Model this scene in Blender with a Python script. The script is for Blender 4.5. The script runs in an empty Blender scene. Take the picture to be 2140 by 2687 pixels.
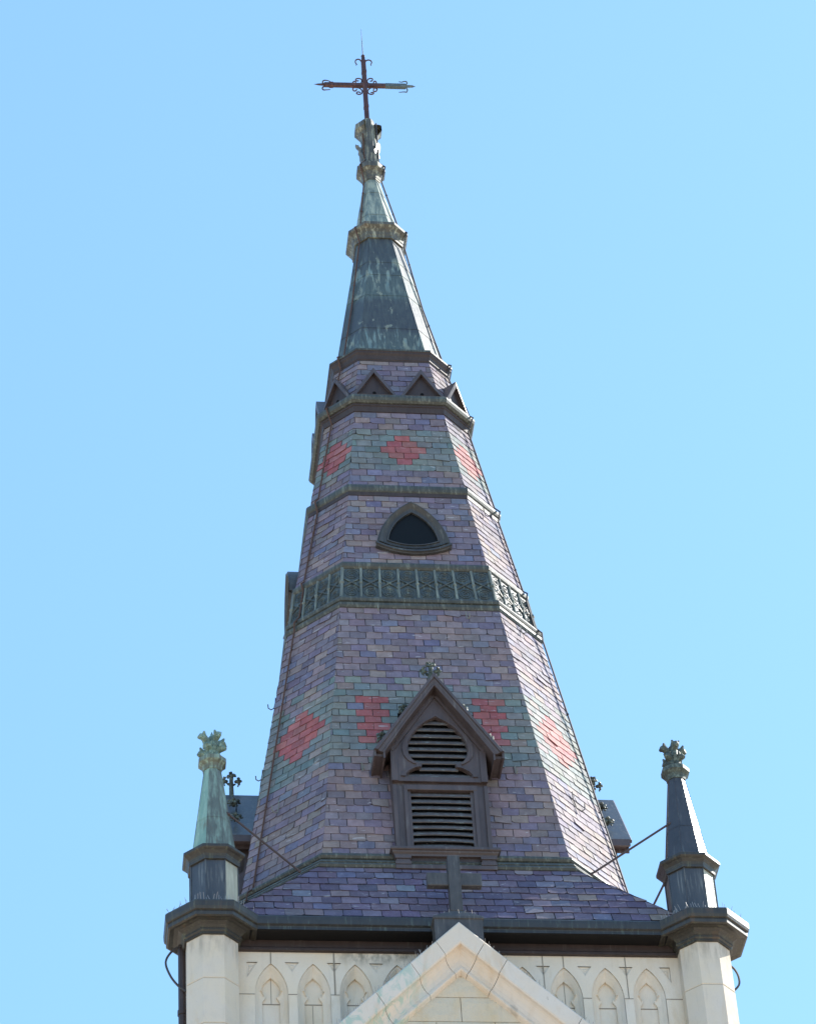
import bpy, math, random
from mathutils import Vector, Matrix
R = math.radians
random.seed(7)
sc = bpy.context.scene
COL = sc.collection

# ------------------------------------------------------------------ camera
CAM = Vector((-5.18021894, -35.7348553, -23.3855883))
YAW, PIT, ROL, FPX = 0.149244426, 0.714645580, -0.0685635802, 8480.71373
fwd = Vector((math.sin(YAW)*math.cos(PIT), math.cos(YAW)*math.cos(PIT), math.sin(PIT)))
r0_ = Vector((math.cos(YAW), -math.sin(YAW), 0))
u0_ = r0_.cross(fwd)
cr_, sr_ = math.cos(ROL), math.sin(ROL)
right = cr_*r0_ + sr_*u0_
up = -sr_*r0_ + cr_*u0_
cd = bpy.data.cameras.new('camera')
cam = bpy.data.objects.new('camera', cd)
COL.objects.link(cam)
cam.matrix_world = Matrix((
    (right.x, up.x, -fwd.x, CAM.x), (right.y, up.y, -fwd.y, CAM.y),
    (right.z, up.z, -fwd.z, CAM.z), (0, 0, 0, 1)))
cd.sensor_fit = 'VERTICAL'
cd.sensor_height = 24.0
cd.sensor_width = 24.0
cd.lens = FPX/2687*24.0
cd.clip_start = 0.1
cd.clip_end = 6000
sc.camera = cam

# ------------------------------------------------------------------ light
SUN_AZ = 114.0      # degrees from the front normal (-Y) towards +X
SUN_EL = 40.0
SUN_STR = 3.6
SKY_STR = 0.124
EXPO = 1.40
sdir = Vector((math.cos(R(SUN_EL))*math.sin(R(SUN_AZ)), -math.cos(R(SUN_EL))*math.cos(R(SUN_AZ)), math.sin(R(SUN_EL))))
world = bpy.data.worlds.new("World")
sc.world = world
world.use_nodes = True
wn = world.node_tree
wn.nodes.clear()
wo = wn.nodes.new('ShaderNodeOutputWorld')
bg = wn.nodes.new('ShaderNodeBackground')
sky = wn.nodes.new('ShaderNodeTexSky')
sky.sky_type = 'NISHITA'
sky.sun_disc = False
sky.sun_elevation = R(SUN_EL)
sky.sun_rotation = math.atan2(sdir.x, sdir.y)
sky.air_density = 1.0
sky.dust_density = 0.6
sky.ozone_density = 1.0
bg.inputs['Strength'].default_value = SKY_STR
tint = wn.nodes.new('ShaderNodeMix'); tint.data_type = 'RGBA'; tint.blend_type = 'MULTIPLY'
tint.inputs[0].default_value = 1.0; tint.inputs[7].default_value = (.70, .95, 1.0, 1)
flat = wn.nodes.new('ShaderNodeMix'); flat.data_type = 'RGBA'     # even blue mixed in to flatten the clear-sky gradient
flat.inputs[0].default_value = .5; flat.inputs[7].default_value = (1.13, 2.18, 3.9, 1)
wn.links.new(sky.outputs[0], tint.inputs[6]); wn.links.new(tint.outputs[2], flat.inputs[6])
wn.links.new(flat.outputs[2], bg.inputs['Color'])
wn.links.new(bg.outputs[0], wo.inputs['Surface'])
ld = bpy.data.lights.new('sun', 'SUN')
ld.energy = SUN_STR
ld.angle = R(0.53)
ld.color = (1.0, 0.95, 0.87)
lo = bpy.data.objects.new('sun', ld)
COL.objects.link(lo)
lo.rotation_euler = sdir.to_track_quat('Z', 'Y').to_euler()
sc.view_settings.view_transform = 'Standard'
sc.view_settings.look = 'None'
sc.view_settings.gamma = 1
sc.view_settings.exposure = EXPO
sc.view_settings.use_curve_mapping = False

# ------------------------------------------------------------------ materials
class NT:
    def __init__(s, name):
        s.m = bpy.data.materials.new(name); s.m.use_nodes = True
        s.t = s.m.node_tree; s.t.nodes.clear()
        s.out = s.n('ShaderNodeOutputMaterial'); s.b = s.n('ShaderNodeBsdfPrincipled')
        s.t.links.new(s.b.outputs[0], s.out.inputs['Surface'])
        s.tc = s.n('ShaderNodeTexCoord')
    def n(s, k, **kw):
        x = s.t.nodes.new(k)
        for a, v in kw.items(): setattr(x, a, v)
        return x
    def l(s, a, b): s.t.links.new(a, b)
    def noise(s, scale, detail=4, rough=.55, stretch=(1, 1, 1), dist=0.0):
        mp = s.n('ShaderNodeMapping'); mp.inputs['Scale'].default_value = stretch
        s.l(s.tc.outputs['Object'], mp.inputs['Vector'])
        t = s.n('ShaderNodeTexNoise'); t.inputs['Scale'].default_value = scale
        t.inputs['Detail'].default_value = detail; t.inputs['Roughness'].default_value = rough
        t.inputs['Distortion'].default_value = dist
        s.l(mp.outputs[0], t.inputs['Vector'])
        return t.outputs['Fac']
    def ramp(s, fac, a, b, lo=(0, 0, 0, 1), hi=(1, 1, 1, 1)):
        r = s.n('ShaderNodeValToRGB'); e = r.color_ramp.elements
        e[0].position = a; e[1].position = b; e[0].color = lo; e[1].color = hi
        s.l(fac, r.inputs['Fac']); return r.outputs['Color']
    def mix(s, fac, a, b, mode='MIX'):
        x = s.n('ShaderNodeMix', data_type='RGBA', blend_type=mode)
        for v, i in ((fac, 0), (a, 6), (b, 7)):
            if isinstance(v, (int, float)): x.inputs[i].default_value = v
            elif isinstance(v, tuple): x.inputs[i].default_value = (*v[:3], 1)
            else: s.l(v, x.inputs[i])
        return x.outputs[2]
    def mul(s, a, b):
        x = s.n('ShaderNodeMath', operation='MULTIPLY')
        for v, i in ((a, 0), (b, 1)):
            if isinstance(v, (int, float)): x.inputs[i].default_value = v
            else: s.l(v, x.inputs[i])
        return x.outputs[0]
    def bump(s, h, strength=.3, dist=.01):
        x = s.n('ShaderNodeBump'); x.inputs['Strength'].default_value = strength
        x.inputs['Distance'].default_value = dist
        s.l(h, x.inputs['Height']); s.l(x.outputs[0], s.b.inputs['Normal'])
    def fin(s, col, rough=.6, spec=.5, metal=0.0):
        if isinstance(col, tuple): s.b.inputs['Base Color'].default_value = (*col, 1)
        else: s.l(col, s.b.inputs['Base Color'])
        if isinstance(rough, (int, float)): s.b.inputs['Roughness'].default_value = rough
        else: s.l(rough, s.b.inputs['Roughness'])
        s.b.inputs['Specular IOR Level'].default_value = spec
        s.b.inputs['Metallic'].default_value = metal
        return s.m

def mat_slate():
    s = NT('slate')
    at = s.n('ShaderNodeAttribute'); at.attribute_name = 'tint'
    n1 = s.noise(9, 5, .6); n2 = s.noise(38, 4, .65); n3 = s.noise(2.2, 3, .5)
    c = s.mix(s.ramp(n1, .3, .7), s.mix(.55, at.outputs['Color'], (.45, .43, .42), 'MULTIPLY'), at.outputs['Color'])
    c = s.mix(s.mul(s.ramp(n2, .56, .74), .34), c, (.36, .34, .33))
    c = s.mix(s.mul(s.ramp(s.noise(17, 3, .5, (.35, .35, 1.6), .8), .66, .72), .55), c, (.50, .48, .48))
    c = s.mix(s.mul(s.ramp(s.noise(6, 6, .7, (1, 1, .35), 1.5), .66, .74), .35), c, (.42, .41, .41))
    c = s.mix(s.mul(s.ramp(n3, .55, .75), .30), c, (.10, .085, .075))
    s.bump(n2, .35, .012)
    return s.fin(c, s.ramp(n1, .2, .8, (.62,)*3+(1,), (.82,)*3+(1,)), .22)

def mat_copper(name, dark, mid, pale, amount, rough=(.36, .55), spec=.6, rust=None, seed=0.0, stretch=(1, 1, .07), sc1=20):
    s = NT(name)
    a = s.noise(sc1+seed, 5, .62, stretch, .15)
    b = s.noise(3.1+seed, 4, .6, (1, 1, .45))
    c = s.noise(26+seed, 4, .6, (1, 1, .06))
    base = s.mix(s.ramp(b, .3, .7), dark, mid)
    base = s.mix(s.mul(s.ramp(c, .45, .72), .45), base, mid)
    both = s.mul(s.ramp(a, .60-amount*.25, .74-amount*.2), s.ramp(b, .30, .58))
    base = s.mix(both, base, pale)
    if rust:
        base = s.mix(s.mul(s.ramp(s.noise(5, 4, .6, (1, 1, .3)), .60, .72), .8), base, rust)
    s.bump(s.noise(30, 3, .6), .12, .01)
    return s.fin(base, s.ramp(a, .3, .7, (rough[0],)*3+(1,), (rough[1],)*3+(1,)), spec)

def mat_stone(name, base, warm, stain, bstr=.35, greens=0.0):
    s = NT(name)
    n1 = s.noise(1.3, 5, .6); n2 = s.noise(5, 6, .65); n3 = s.noise(45, 4, .6)
    st = s.noise(2.6, 5, .62, (1, 1, .35), .6)
    c = s.mix(s.ramp(n1, .38, .68), base, warm)
    c = s.mix(s.mul(s.ramp(n2, .5, .75), .22), c, tuple(x*.72 for x in base))
    c = s.mix(s.mul(s.ramp(st, .54, .70), .6), c, stain)
    c = s.mix(s.mul(s.ramp(s.noise(16, 5, .65, (1, 1, .12)), .56, .74), .22), c, tuple(x*.55 for x in base))
    c = s.mix(s.mul(s.ramp(n3, .58, .72), .18), c, tuple(x*.6 for x in base))
    # soot that creeps down from the eaves
    sx = s.n('ShaderNodeSeparateXYZ'); s.l(s.tc.outputs['Object'], sx.inputs[0])
    return s, c, n3, sx, bstr

def smooth(s, v, a, b):
    m = s.n('ShaderNodeMapRange', interpolation_type='SMOOTHSTEP')
    m.inputs['From Min'].default_value = a; m.inputs['From Max'].default_value = b
    s.l(v, m.inputs['Value']); return m.outputs['Result']

def mat_wall_stone():
    s, c, n3, sx, bs = mat_stone('ashlar_stone', (.73, .655, .55), (.74, .63, .48), (.58, .45, .29))
    # soot patch on the left part of the wall, local tower coordinates (z up from the ground at -25)
    px = s.mul(smooth(s, sx.outputs['X'], -1.75, -1.1), smooth(s, sx.outputs['X'], -.2, -.6))
    pz = s.mul(px, smooth(s, sx.outputs['Z'], 23.02, 23.22))
    pz = s.mul(pz, s.ramp(s.noise(9, 5, .65, (1, 1, .5)), .42, .62))
    c = s.mix(s.mul(pz, .75), c, (.13, .13, .10))
    s.bump(n3, bs, .012)
    return s.fin(c, .85, .25)

def mat_coping():
    s, c, n3, sx, bs = mat_stone('coping_stone', (.70, .62, .53), (.72, .59, .45), (.60, .43, .26))
    gl = s.mul(smooth(s, sx.outputs['X'], -.25, -.75), s.ramp(s.noise(4.5, 6, .68, (1.2, 1, .6), 1.2), .47, .58))
    c = s.mix(s.mul(gl, .75), c, (.36, .49, .41))
    dk = s.mul(smooth(s, sx.outputs['X'], .2, .6), s.ramp(s.noise(4.2, 5, .65, (1, 1, .5), .6), .62, .70))
    c = s.mix(s.mul(dk, .5), c, (.30, .24, .17))
    s.bump(n3, .3, .012)
    return s.fin(c, .82, .25)

M = {}
M['slate'] = mat_slate()
M['slate_under'] = NT('slate_underlay').fin((.035, .03, .035), .9, .2)
def mat_copper_spire():
    s = NT('weathered_copper')
    sx = s.n('ShaderNodeSeparateXYZ'); s.l(s.tc.outputs['Object'], sx.inputs[0])
    def zramp(stops):
        mr = s.n('ShaderNodeMapRange'); mr.inputs['From Min'].default_value = 10.46; mr.inputs['From Max'].default_value = 13.46
        wob = s.n('ShaderNodeMath', operation='MULTIPLY_ADD'); s.l(s.noise(14, 4, .6, (1, 1, .1)), wob.inputs[0]); wob.inputs[1].default_value = .22; s.l(sx.outputs['Z'], wob.inputs[2])
        s.l(wob.outputs[0], mr.inputs['Value'])
        r = s.n('ShaderNodeValToRGB'); e = r.color_ramp.elements
        while len(e) < len(stops): e.new(.5)
        for k, (z, v) in zip(e, stops): k.position = (z-10.46)/3.0; k.color = (v, v, v, 1)
        s.l(mr.outputs['Result'], r.inputs['Fac']); return r.outputs['Color']
    fine = s.noise(34, 5, .6, (1, 1, .035)); drip = s.noise(15, 4, .55, (1, 1, .06), .1); blot = s.noise(6, 5, .6, (1, 1, .5), .3)
    c = s.mix(s.ramp(fine, .35, .70), (.040, .040, .046), (.068, .078, .076))
    c = s.mix(zramp([(10.5, .85), (11.05, .45), (11.12, .05), (11.85, .15), (11.98, .9), (12.6, .6), (12.80, .25), (13.40, .1)]), c, s.mix(s.ramp(fine, .35, .65), (.062, .086, .078), (.108, .142, .126)))
    d = s.mul(s.ramp(drip, .53, .62), zramp([(10.5, .35), (10.95, 1), (11.14, .35), (11.25, .0), (11.60, .0), (12.0, .25), (12.55, 1), (12.85, .75), (13.05, .0), (13.3, .2)]))
    c = s.mix(s.mul(d, .85), c, s.mix(s.ramp(blot, .4, .6), (.20, .29, .28), (.33, .35, .25)))
    c = s.mix(s.mul(s.ramp(blot, .62, .66), .7), c, (.27, .29, .22))
    s.bump(s.noise(9, 4, .6), .25, .012)
    return s.fin(c, s.ramp(fine, .3, .7, (.38,)*3+(1,), (.54,)*3+(1,)), .45)
M['copper_spire'] = mat_copper_spire()
M['copper_tip'] = mat_copper('green_weathered_copper', (.085, .108, .098), (.185, .230, .200), (.36, .39, .30), .8, (.4, .54), .45, seed=3.0)
M['copper_finial'] = mat_copper('worn_copper', (.052, .045, .034), (.110, .103, .076), (.36, .36, .26), .42, (.4, .6), .5, (.12, .075, .04), 5.0)
M['moulding'] = mat_copper('mossy_copper', (.036, .037, .031), (.068, .072, .060), (.165, .180, .145), .38, (.45, .65), .5, seed=7.0)
M['band'] = mat_copper('dark_relief_copper', (.035, .043, .042), (.065, .080, .076), (.20, .24, .20), .25, (.4, .6), .55, seed=9.0)
M['brown'] = mat_copper('brown_copper', (.060, .043, .040), (.094, .070, .066), (.16, .145, .135), .12, (.38, .5), .5, seed=2.0)
M['brown_dark'] = mat_copper('dark_brown_copper', (.036, .024, .022), (.055, .038, .034), (.085, .072, .065), .08, (.45, .6), .4, seed=4.0)
M['eave'] = mat_copper('eave_copper', (.020, .019, .019), (.034, .033, .032), (.085, .115, .10), .18, (.35, .5), .55, seed=6.0)
M['cap'] = mat_copper('cap_copper', (.024, .021, .018), (.044, .038, .029), (.10, .105, .065), .22, (.38, .55), .55, (.09, .055, .03), 8.0)
M['drum'] = mat_copper('drum_copper', (.030, .029, .032), (.060, .060, .062), (.22, .23, .21), .25, (.30, .42), .7, seed=1.0)
M['drum_sunlit'] = mat_copper('sunlit_drum_copper', (.30, .29, .22), (.42, .40, .30), (.5, .5, .38), .5, (.4, .5), .5, seed=1.5)  # pale tone paints sun glare onto the sun-facing drum panels
M['spirelet_green'] = mat_copper('verdigris_copper', (.17, .28, .23), (.24, .39, .31), (.33, .47, .38), .5, (.45, .6), .4, (.14, .10, .06), 2.5)
M['spirelet_grey'] = mat_copper('grey_copper', (.075, .078, .074), (.125, .13, .122), (.20, .21, .19), .3, (.34, .5), .6, (.12, .085, .055), 4.5)
M['spirelet_dark'] = mat_copper('blackened_copper', (.028, .027, .030), (.052, .050, .054), (.10, .11, .11), .1, (.30, .42), .6, seed=5.5)
M['bloom'] = mat_copper('verdigris_foliage', (.075, .105, .085), (.17, .25, .20), (.33, .46, .37), .5, (.5, .7), .4, seed=6.5, stretch=(1, 1, 1))
M['bloom_dark'] = mat_copper('blackened_foliage', (.035, .042, .036), (.085, .105, .088), (.20, .25, .21), .4, (.5, .7), .4, seed=7.5, stretch=(1, 1, 1))
M['louvre'] = mat_copper('louvre_copper', (.062, .050, .047), (.090, .080, .077), (.19, .24, .24), .22, (.4, .55), .5, seed=3.5, stretch=(.5, 1, 2))
M['roof_copper'] = mat_copper('roof_copper', (.050, .052, .056), (.085, .088, .090), (.16, .17, .16), .3, (.34, .46), .6, seed=2.2)
M['rib'] = mat_copper('pale_rib_copper', (.10, .115, .10), (.17, .19, .165), (.27, .30, .25), .5, (.5, .7), .4, seed=3.3)
M['lucarne_copper'] = mat_copper('lucarne_copper', (.036, .034, .032), (.066, .064, .060), (.15, .155, .14), .2, (.4, .55), .45, seed=1.7)
M['gable_cross'] = mat_copper('gable_cross_copper', (.046, .044, .044), (.080, .076, .074), (.15, .15, .14), .15, (.4, .55), .45, seed=8.7)
M['spirelet_mixed'] = mat_copper('streaked_verdigris', (.085, .098, .085), (.135, .165, .140), (.24, .34, .28), .6, (.4, .55), .45, (.13, .09, .055), 4.1)
M['collar_green'] = mat_copper('green_brown_copper', (.085, .085, .060), (.15, .165, .125), (.27, .37, .29), .6, (.45, .6), .4, (.11, .075, .04), 6.1)
M['void'] = NT('unlit_interior').fin((.008, .008, .009), .9, .1)
M['soffit'] = NT('shaded_soffit').fin((.012, .011, .011), .85, .2)  # near-black colour stands in for the shadow under the eaves
M['pane'] = NT('dark_pane').fin((.007, .009, .011), .5, .14)
M['iron'] = mat_copper('rusty_iron', (.045, .022, .022), (.085, .038, .034), (.16, .075, .055), .35, (.5, .7), .4, seed=5.0)
M['iron_green'] = mat_copper('verdigris_bar', (.06, .075, .08), (.10, .13, .14), (.19, .23, .23), .5, (.5, .7), .3, seed=5.0, stretch=(.2, 1, 1))
M['rod'] = NT('dull_iron_rod').fin((.075, .055, .055), .6, .4)
M['cable'] = NT('rust_cable').fin((.10, .055, .04), .75, .3)
M['wire'] = NT('dark_wire').fin((.05, .045, .045), .6, .4)
M['spike'] = NT('steel_spike').fin((.36, .33, .31), .45, .5)
M['hook'] = NT('weathered_hook').fin((.20, .20, .17), .6, .4)
M['stone'] = mat_wall_stone()
M['coping'] = mat_coping()
def _mk(name, base, warm, stain, bs):
    s, c, n3, sx, b = mat_stone(name, base, warm, stain)
    if name == 'turret_stone':      # soot running down from under the copper cornice
        c = s.mix(s.mul(s.mul(smooth(s, sx.outputs['Z'], 22.75, 23.28), s.ramp(s.noise(12, 5, .65, (1, 1, .22)), .44, .66)), .55), c, (.26, .23, .18))
    s.bump(s.noise(14, 6, .7), bs, .03); return s.fin(c, .88, .2)
M['shaft'] = _mk('turret_stone', (.64, .575, .495), (.68, .58, .44), (.62, .46, .27), .12)
M['rubble'] = _mk('tympanum_stone', (.60, .53, .41), (.66, .56, .42), (.58, .43, .23), .6)
M['mortar'] = NT('dark_joint').fin((.27, .235, .19), .95, .1)
def mat_ground():
    s = NT('town_ground')
    c = s.mix(s.ramp(s.noise(.05, 5, .6), .42, .58), (.52, .42, .33), (.40, .33, .24))
    return s.fin(c, .9, .2)
M['ground'] = mat_ground()

# ------------------------------------------------------------------ builders
def wl(o):
    v = Vector((0, 0, 0))
    while o is not None:
        v += o.location; o = o.parent
    return v

class MB:
    def __init__(s): s.v = []; s.f = []; s.c = []; s.mi = []
    def poly(s, pts, col=None, mi=0):
        b = len(s.v); s.v += [tuple(p) for p in pts]; s.f.append(tuple(range(b, b+len(pts)))); s.c.append(col); s.mi.append(mi)
    def grid(s, rows, closed=False, mi=0, flip=False):
        b = len(s.v); n = len(rows[0])
        for r in rows: s.v += [tuple(p) for p in r]
        for i in range(len(rows)-1):
            for j in range(n if closed else n-1):
                k = (j+1) % n
                q = (b+i*n+j, b+i*n+k, b+(i+1)*n+k, b+(i+1)*n+j)
                s.f.append(q[::-1] if flip else q); s.c.append(None); s.mi.append(mi)
    def fan(s, ring, mi=0, flip=False):
        s.poly(ring[::-1] if flip else ring, None, mi)
    def box(s, x0, x1, y0, y1, z0, z1, mi=0, ch=0.0):
        # chamfered on the four vertical-to-front edges when ch > 0
        p = [(x0, y0), (x1, y0), (x1, y1), (x0, y1)]
        if ch > 0:
            lo = [(x0+ch, y0+ch), (x1-ch, y0+ch), (x1-ch, y1-ch), (x0+ch, y1-ch)]
            s.grid([[(*q, z0) for q in lo], [(*q, z0+ch) for q in p], [(*q, z1-ch) for q in p], [(*q, z1) for q in lo]], True, mi)
            s.poly([(*q, z0) for q in lo[::-1]], None, mi); s.poly([(*q, z1) for q in lo], None, mi)
        else:
            s.grid([[(*q, z0) for q in p], [(*q, z1) for q in p]], True, mi)
            s.poly([(*q, z0) for q in p[::-1]], None, mi); s.poly([(*q, z1) for q in p], None, mi)
    def beam(s, a, b, w, h, upv=(0, 0, 1), mi=0):
        a = Vector(a); b = Vector(b); t = (b-a).normalized(); u = Vector(upv); sd = t.cross(u).normalized(); u = sd.cross(t)
        q = [sd*w/2+u*h/2, -sd*w/2+u*h/2, -sd*w/2-u*h/2, sd*w/2-u*h/2]
        r1 = [a+x for x in q]; r2 = [b+x for x in q]
        s.grid([r1, r2], True, mi, True); s.poly(r1, None, mi); s.poly(r2[::-1], None, mi)
    def tube(s, pts, r, n=6, mi=0, taper=None):
        pts = [Vector(p) for p in pts]; rows = []
        ref = None
        for i, p in enumerate(pts):
            t = (pts[min(i+1, len(pts)-1)]-pts[max(i-1, 0)]).normalized()
            if ref is None: ref = Vector((0, 0, 1)) if abs(t.z) < .9 else Vector((1, 0, 0))
            a = t.cross(ref).normalized(); ref = a.cross(t)
            rr = r if taper is None else r*taper[i]
            rows.append([p+(a*math.cos(2*math.pi*k/n)+ref*math.sin(2*math.pi*k/n))*rr for k in range(n)])
        s.grid(rows, True, mi, True)
        s.poly(rows[0], None, mi); s.poly(rows[-1][::-1], None, mi)
    def blob(s, c, rad, axes=((1, 0, 0), (0, 1, 0), (0, 0, 1)), sc_=(1, 1, 1), n=7, m=5, j=.12, mi=0):
        c = Vector(c); A = [Vector(a) for a in axes]; rows = []
        for i in range(m+1):
            ph = math.pi*i/m; row = []
            for k in range(n):
                th = 2*math.pi*k/n; jj = 1+random.uniform(-j, j) if 0 < i < m else 1
                d = (math.sin(ph)*math.cos(th)*sc_[0], math.sin(ph)*math.sin(th)*sc_[1], -math.cos(ph)*sc_[2])
                row.append(c+(A[0]*d[0]+A[1]*d[1]+A[2]*d[2])*rad*jj)
            rows.append(row)
        s.grid(rows, True, mi)
    def xf(s, fn): s.v = [tuple(fn(Vector(p))) for p in s.v]; return s
    def build(s, name, mat, parent=None, label=None, smooth=False):
        me = bpy.data.meshes.new(name)
        o_ = wl(parent) if parent is not None else Vector((0, 0, 0))
        me.from_pydata([(p[0]-o_.x, p[1]-o_.y, p[2]-o_.z) for p in s.v], [], s.f)
        ms = mat if isinstance(mat, (list, tuple)) else [mat]
        for m in ms: me.materials.append(m)
        if len(ms) > 1:
            for p, i in zip(me.polygons, s.mi): p.material_index = i
        if any(c is not None for c in s.c):
            at = me.attributes.new('tint', 'FLOAT_COLOR', 'FACE')
            for i, c in enumerate(s.c): at.data[i].color = (*(c or (.03, .027, .03)), 1)
        if smooth:
            for p in me.polygons: p.use_smooth = True
        me.update()
        o = bpy.data.objects.new(name, me); COL.objects.link(o)
        o.parent = parent
        if label: o['label'] = label
        return o

def thing(name, label, cat, loc=(0, 0, 0), group=None):
    o = bpy.data.objects.new(name, None); COL.objects.link(o); o.location = loc
    o['label'] = label; o['category'] = cat
    if group: o['group'] = group
    return o
def tag(o, label, cat, group=None):
    o['label'] = label; o['category'] = cat
    if group: o['group'] = group
    return o
def turn_copy(o, ang, parent):
    c = o.copy(); COL.objects.link(c); c.parent = parent; c.rotation_euler = (0, 0, ang)
    for ch in [x for x in COL.objects if x.parent == o]:
        d = ch.copy(); COL.objects.link(d); d.parent = c
    return c

SQ = math.sqrt(2)
K = 0.6214
KR = math.tan(math.pi/8)
def oct_ring(r, a, z, cx=0, cy=0):
    return [(cx+x, cy+y, z) for x, y in ((a, -r), (r, -a), (r, a), (a, r), (-a, r), (-r, a), (-r, -a), (-a, -r))]
def sweep(mb, prof, k=K, rs=None, cx=0, cy=0, mi=0, facemi=None, caps=(False, False), skip=()):
    """prof: (r, z) list going from the top down; rs = slate apothem the profile rides on (keeps the offset equal on all eight faces)"""
    rings = []
    for r, z in prof:
        a = k*rs+(r-rs)*.41421 if rs is not None else (k(z)*r if callable(k) else k*r)
        rings.append(oct_ring(r, a, z, cx, cy))
    for i in range(len(rings)-1):
        for j in range(8):
            if j in skip: continue
            q = (j+1) % 8
            mb.poly([rings[i+1][j], rings[i+1][q], rings[i][q], rings[i][j]], None, (facemi or {}).get(j, mi))
    if caps[0]: mb.poly(rings[0], None, mi)
    if caps[1]: mb.poly(rings[-1][::-1], None, mi)
    return mb
# sweep faces: 0 right-front, 1 right, 2 right-back, 3 back, 4 left-back, 5 left, 6 left-front, 7 front

# ------------------------------------------------------------------ ground
g = MB()
N = 48
g.poly([(900*math.cos(2*math.pi*i/N), 900*math.sin(2*math.pi*i/N), -25.05) for i in range(N)])
gr = g.build('ground', M['ground'])
gr['kind'] = 'structure'; gr['label'] = 'paved and grassy ground far below the tower'

# ------------------------------------------------------------------ church tower
GZ = -25.0
tower = thing('church_tower', 'cream stone church tower with blind arcade and dark copper eaves under the spire', 'tower', (0, 0, GZ))
WY = 2.95
core = MB()
core.box(-2.80, 2.80, -2.80, 2.80, GZ, -1.72)
core.build('wall', M['stone'], tower)

def plate(outline, holes, y_front, thick):
    cu = bpy.data.curves.new('plate', 'CURVE'); cu.dimensions = '2D'; cu.fill_mode = 'BOTH'; cu.extrude = thick/2
    for lp in [outline]+holes:
        sp = cu.splines.new('POLY'); sp.points.add(len(lp)-1)
        for p, q in zip(sp.points, lp): p.co = (q[0], q[1], 0, 1)
        sp.use_cyclic_u = True
    ob = bpy.data.objects.new('plate', cu); COL.objects.link(ob)
    dg = bpy.context.evaluated_depsgraph_get()
    me = bpy.data.meshes.new_from_object(ob.evaluated_get(dg))
    mb = MB()
    yc = y_front+thick/2
    for v in me.vertices: mb.v.append((v.co.x, yc-v.co.z, v.co.y))
    for p in me.polygons: mb.f.append(tuple(p.vertices)); mb.c.append(None); mb.mi.append(0)
    bpy.data.objects.remove(ob); bpy.data.curves.remove(cu); bpy.data.meshes.remove(me)
    return mb
def merge(a, b, mi=0):
    o = len(a.v); a.v += b.v
    a.f += [tuple(i+o for i in f) for f in b.f]; a.c += b.c; a.mi += [mi]*len(b.f)
    return a

def resample(pts, n):
    L = [0]
    for p, q in zip(pts, pts[1:]): L.append(L[-1]+math.dist(p, q))
    out = []
    for i in range(n):
        t = L[-1]*i/(n-1); k = 0
        while k < len(L)-2 and L[k+1] < t: k += 1
        f = (t-L[k])/max(1e-9, L[k+1]-L[k])
        out.append((pts[k][0]+(pts[k+1][0]-pts[k][0])*f, pts[k][1]+(pts[k+1][1]-pts[k][1])*f))
    return out
def lancet_half(h, zs, za, n=9):
    """right half of a pointed arch from (h, zs) up to (0, za)"""
    H = za-zs; Rr = (H*H+h*h)/(2*h)
    return [(h-Rr+Rr*math.cos(t), zs+Rr*math.sin(t)) for t in [math.asin(min(1, H/Rr))*i/(n-1) for i in range(n)]]
ZB = -6.0
ZSP = -2.345
def arch_loop(c, h, zs, za, n=14):
    half = lancet_half(h, zs, za, n)
    pts = [(c+h, ZB)]+[(c+x, z) for x, z in half]
    left = [(c-x, z) for x, z in half[:-1]][::-1]+[(c-h, ZB)]
    return pts+left
def spade_loop(c, s=1.0):
    low = [(.108, ZB), (.108, -2.41)]
    upp = [(.108, -2.41), (.098, -2.385), (.070, -2.345), (.064, -2.325), (.085, -2.315), (.108, -2.28), (.114, -2.24), (.108, -2.20), (.088, -2.15), (.05, -2.10), (.02, -2.075), (0, -2.05)]
    half = [low[0]]+resample(upp, 14)
    return [(c+x, z) for x, z in half]+[(c-x, z) for x, z in half[:-1]][::-1]
BAYS = [-2.2905+.509*i for i in range(10)]
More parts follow.
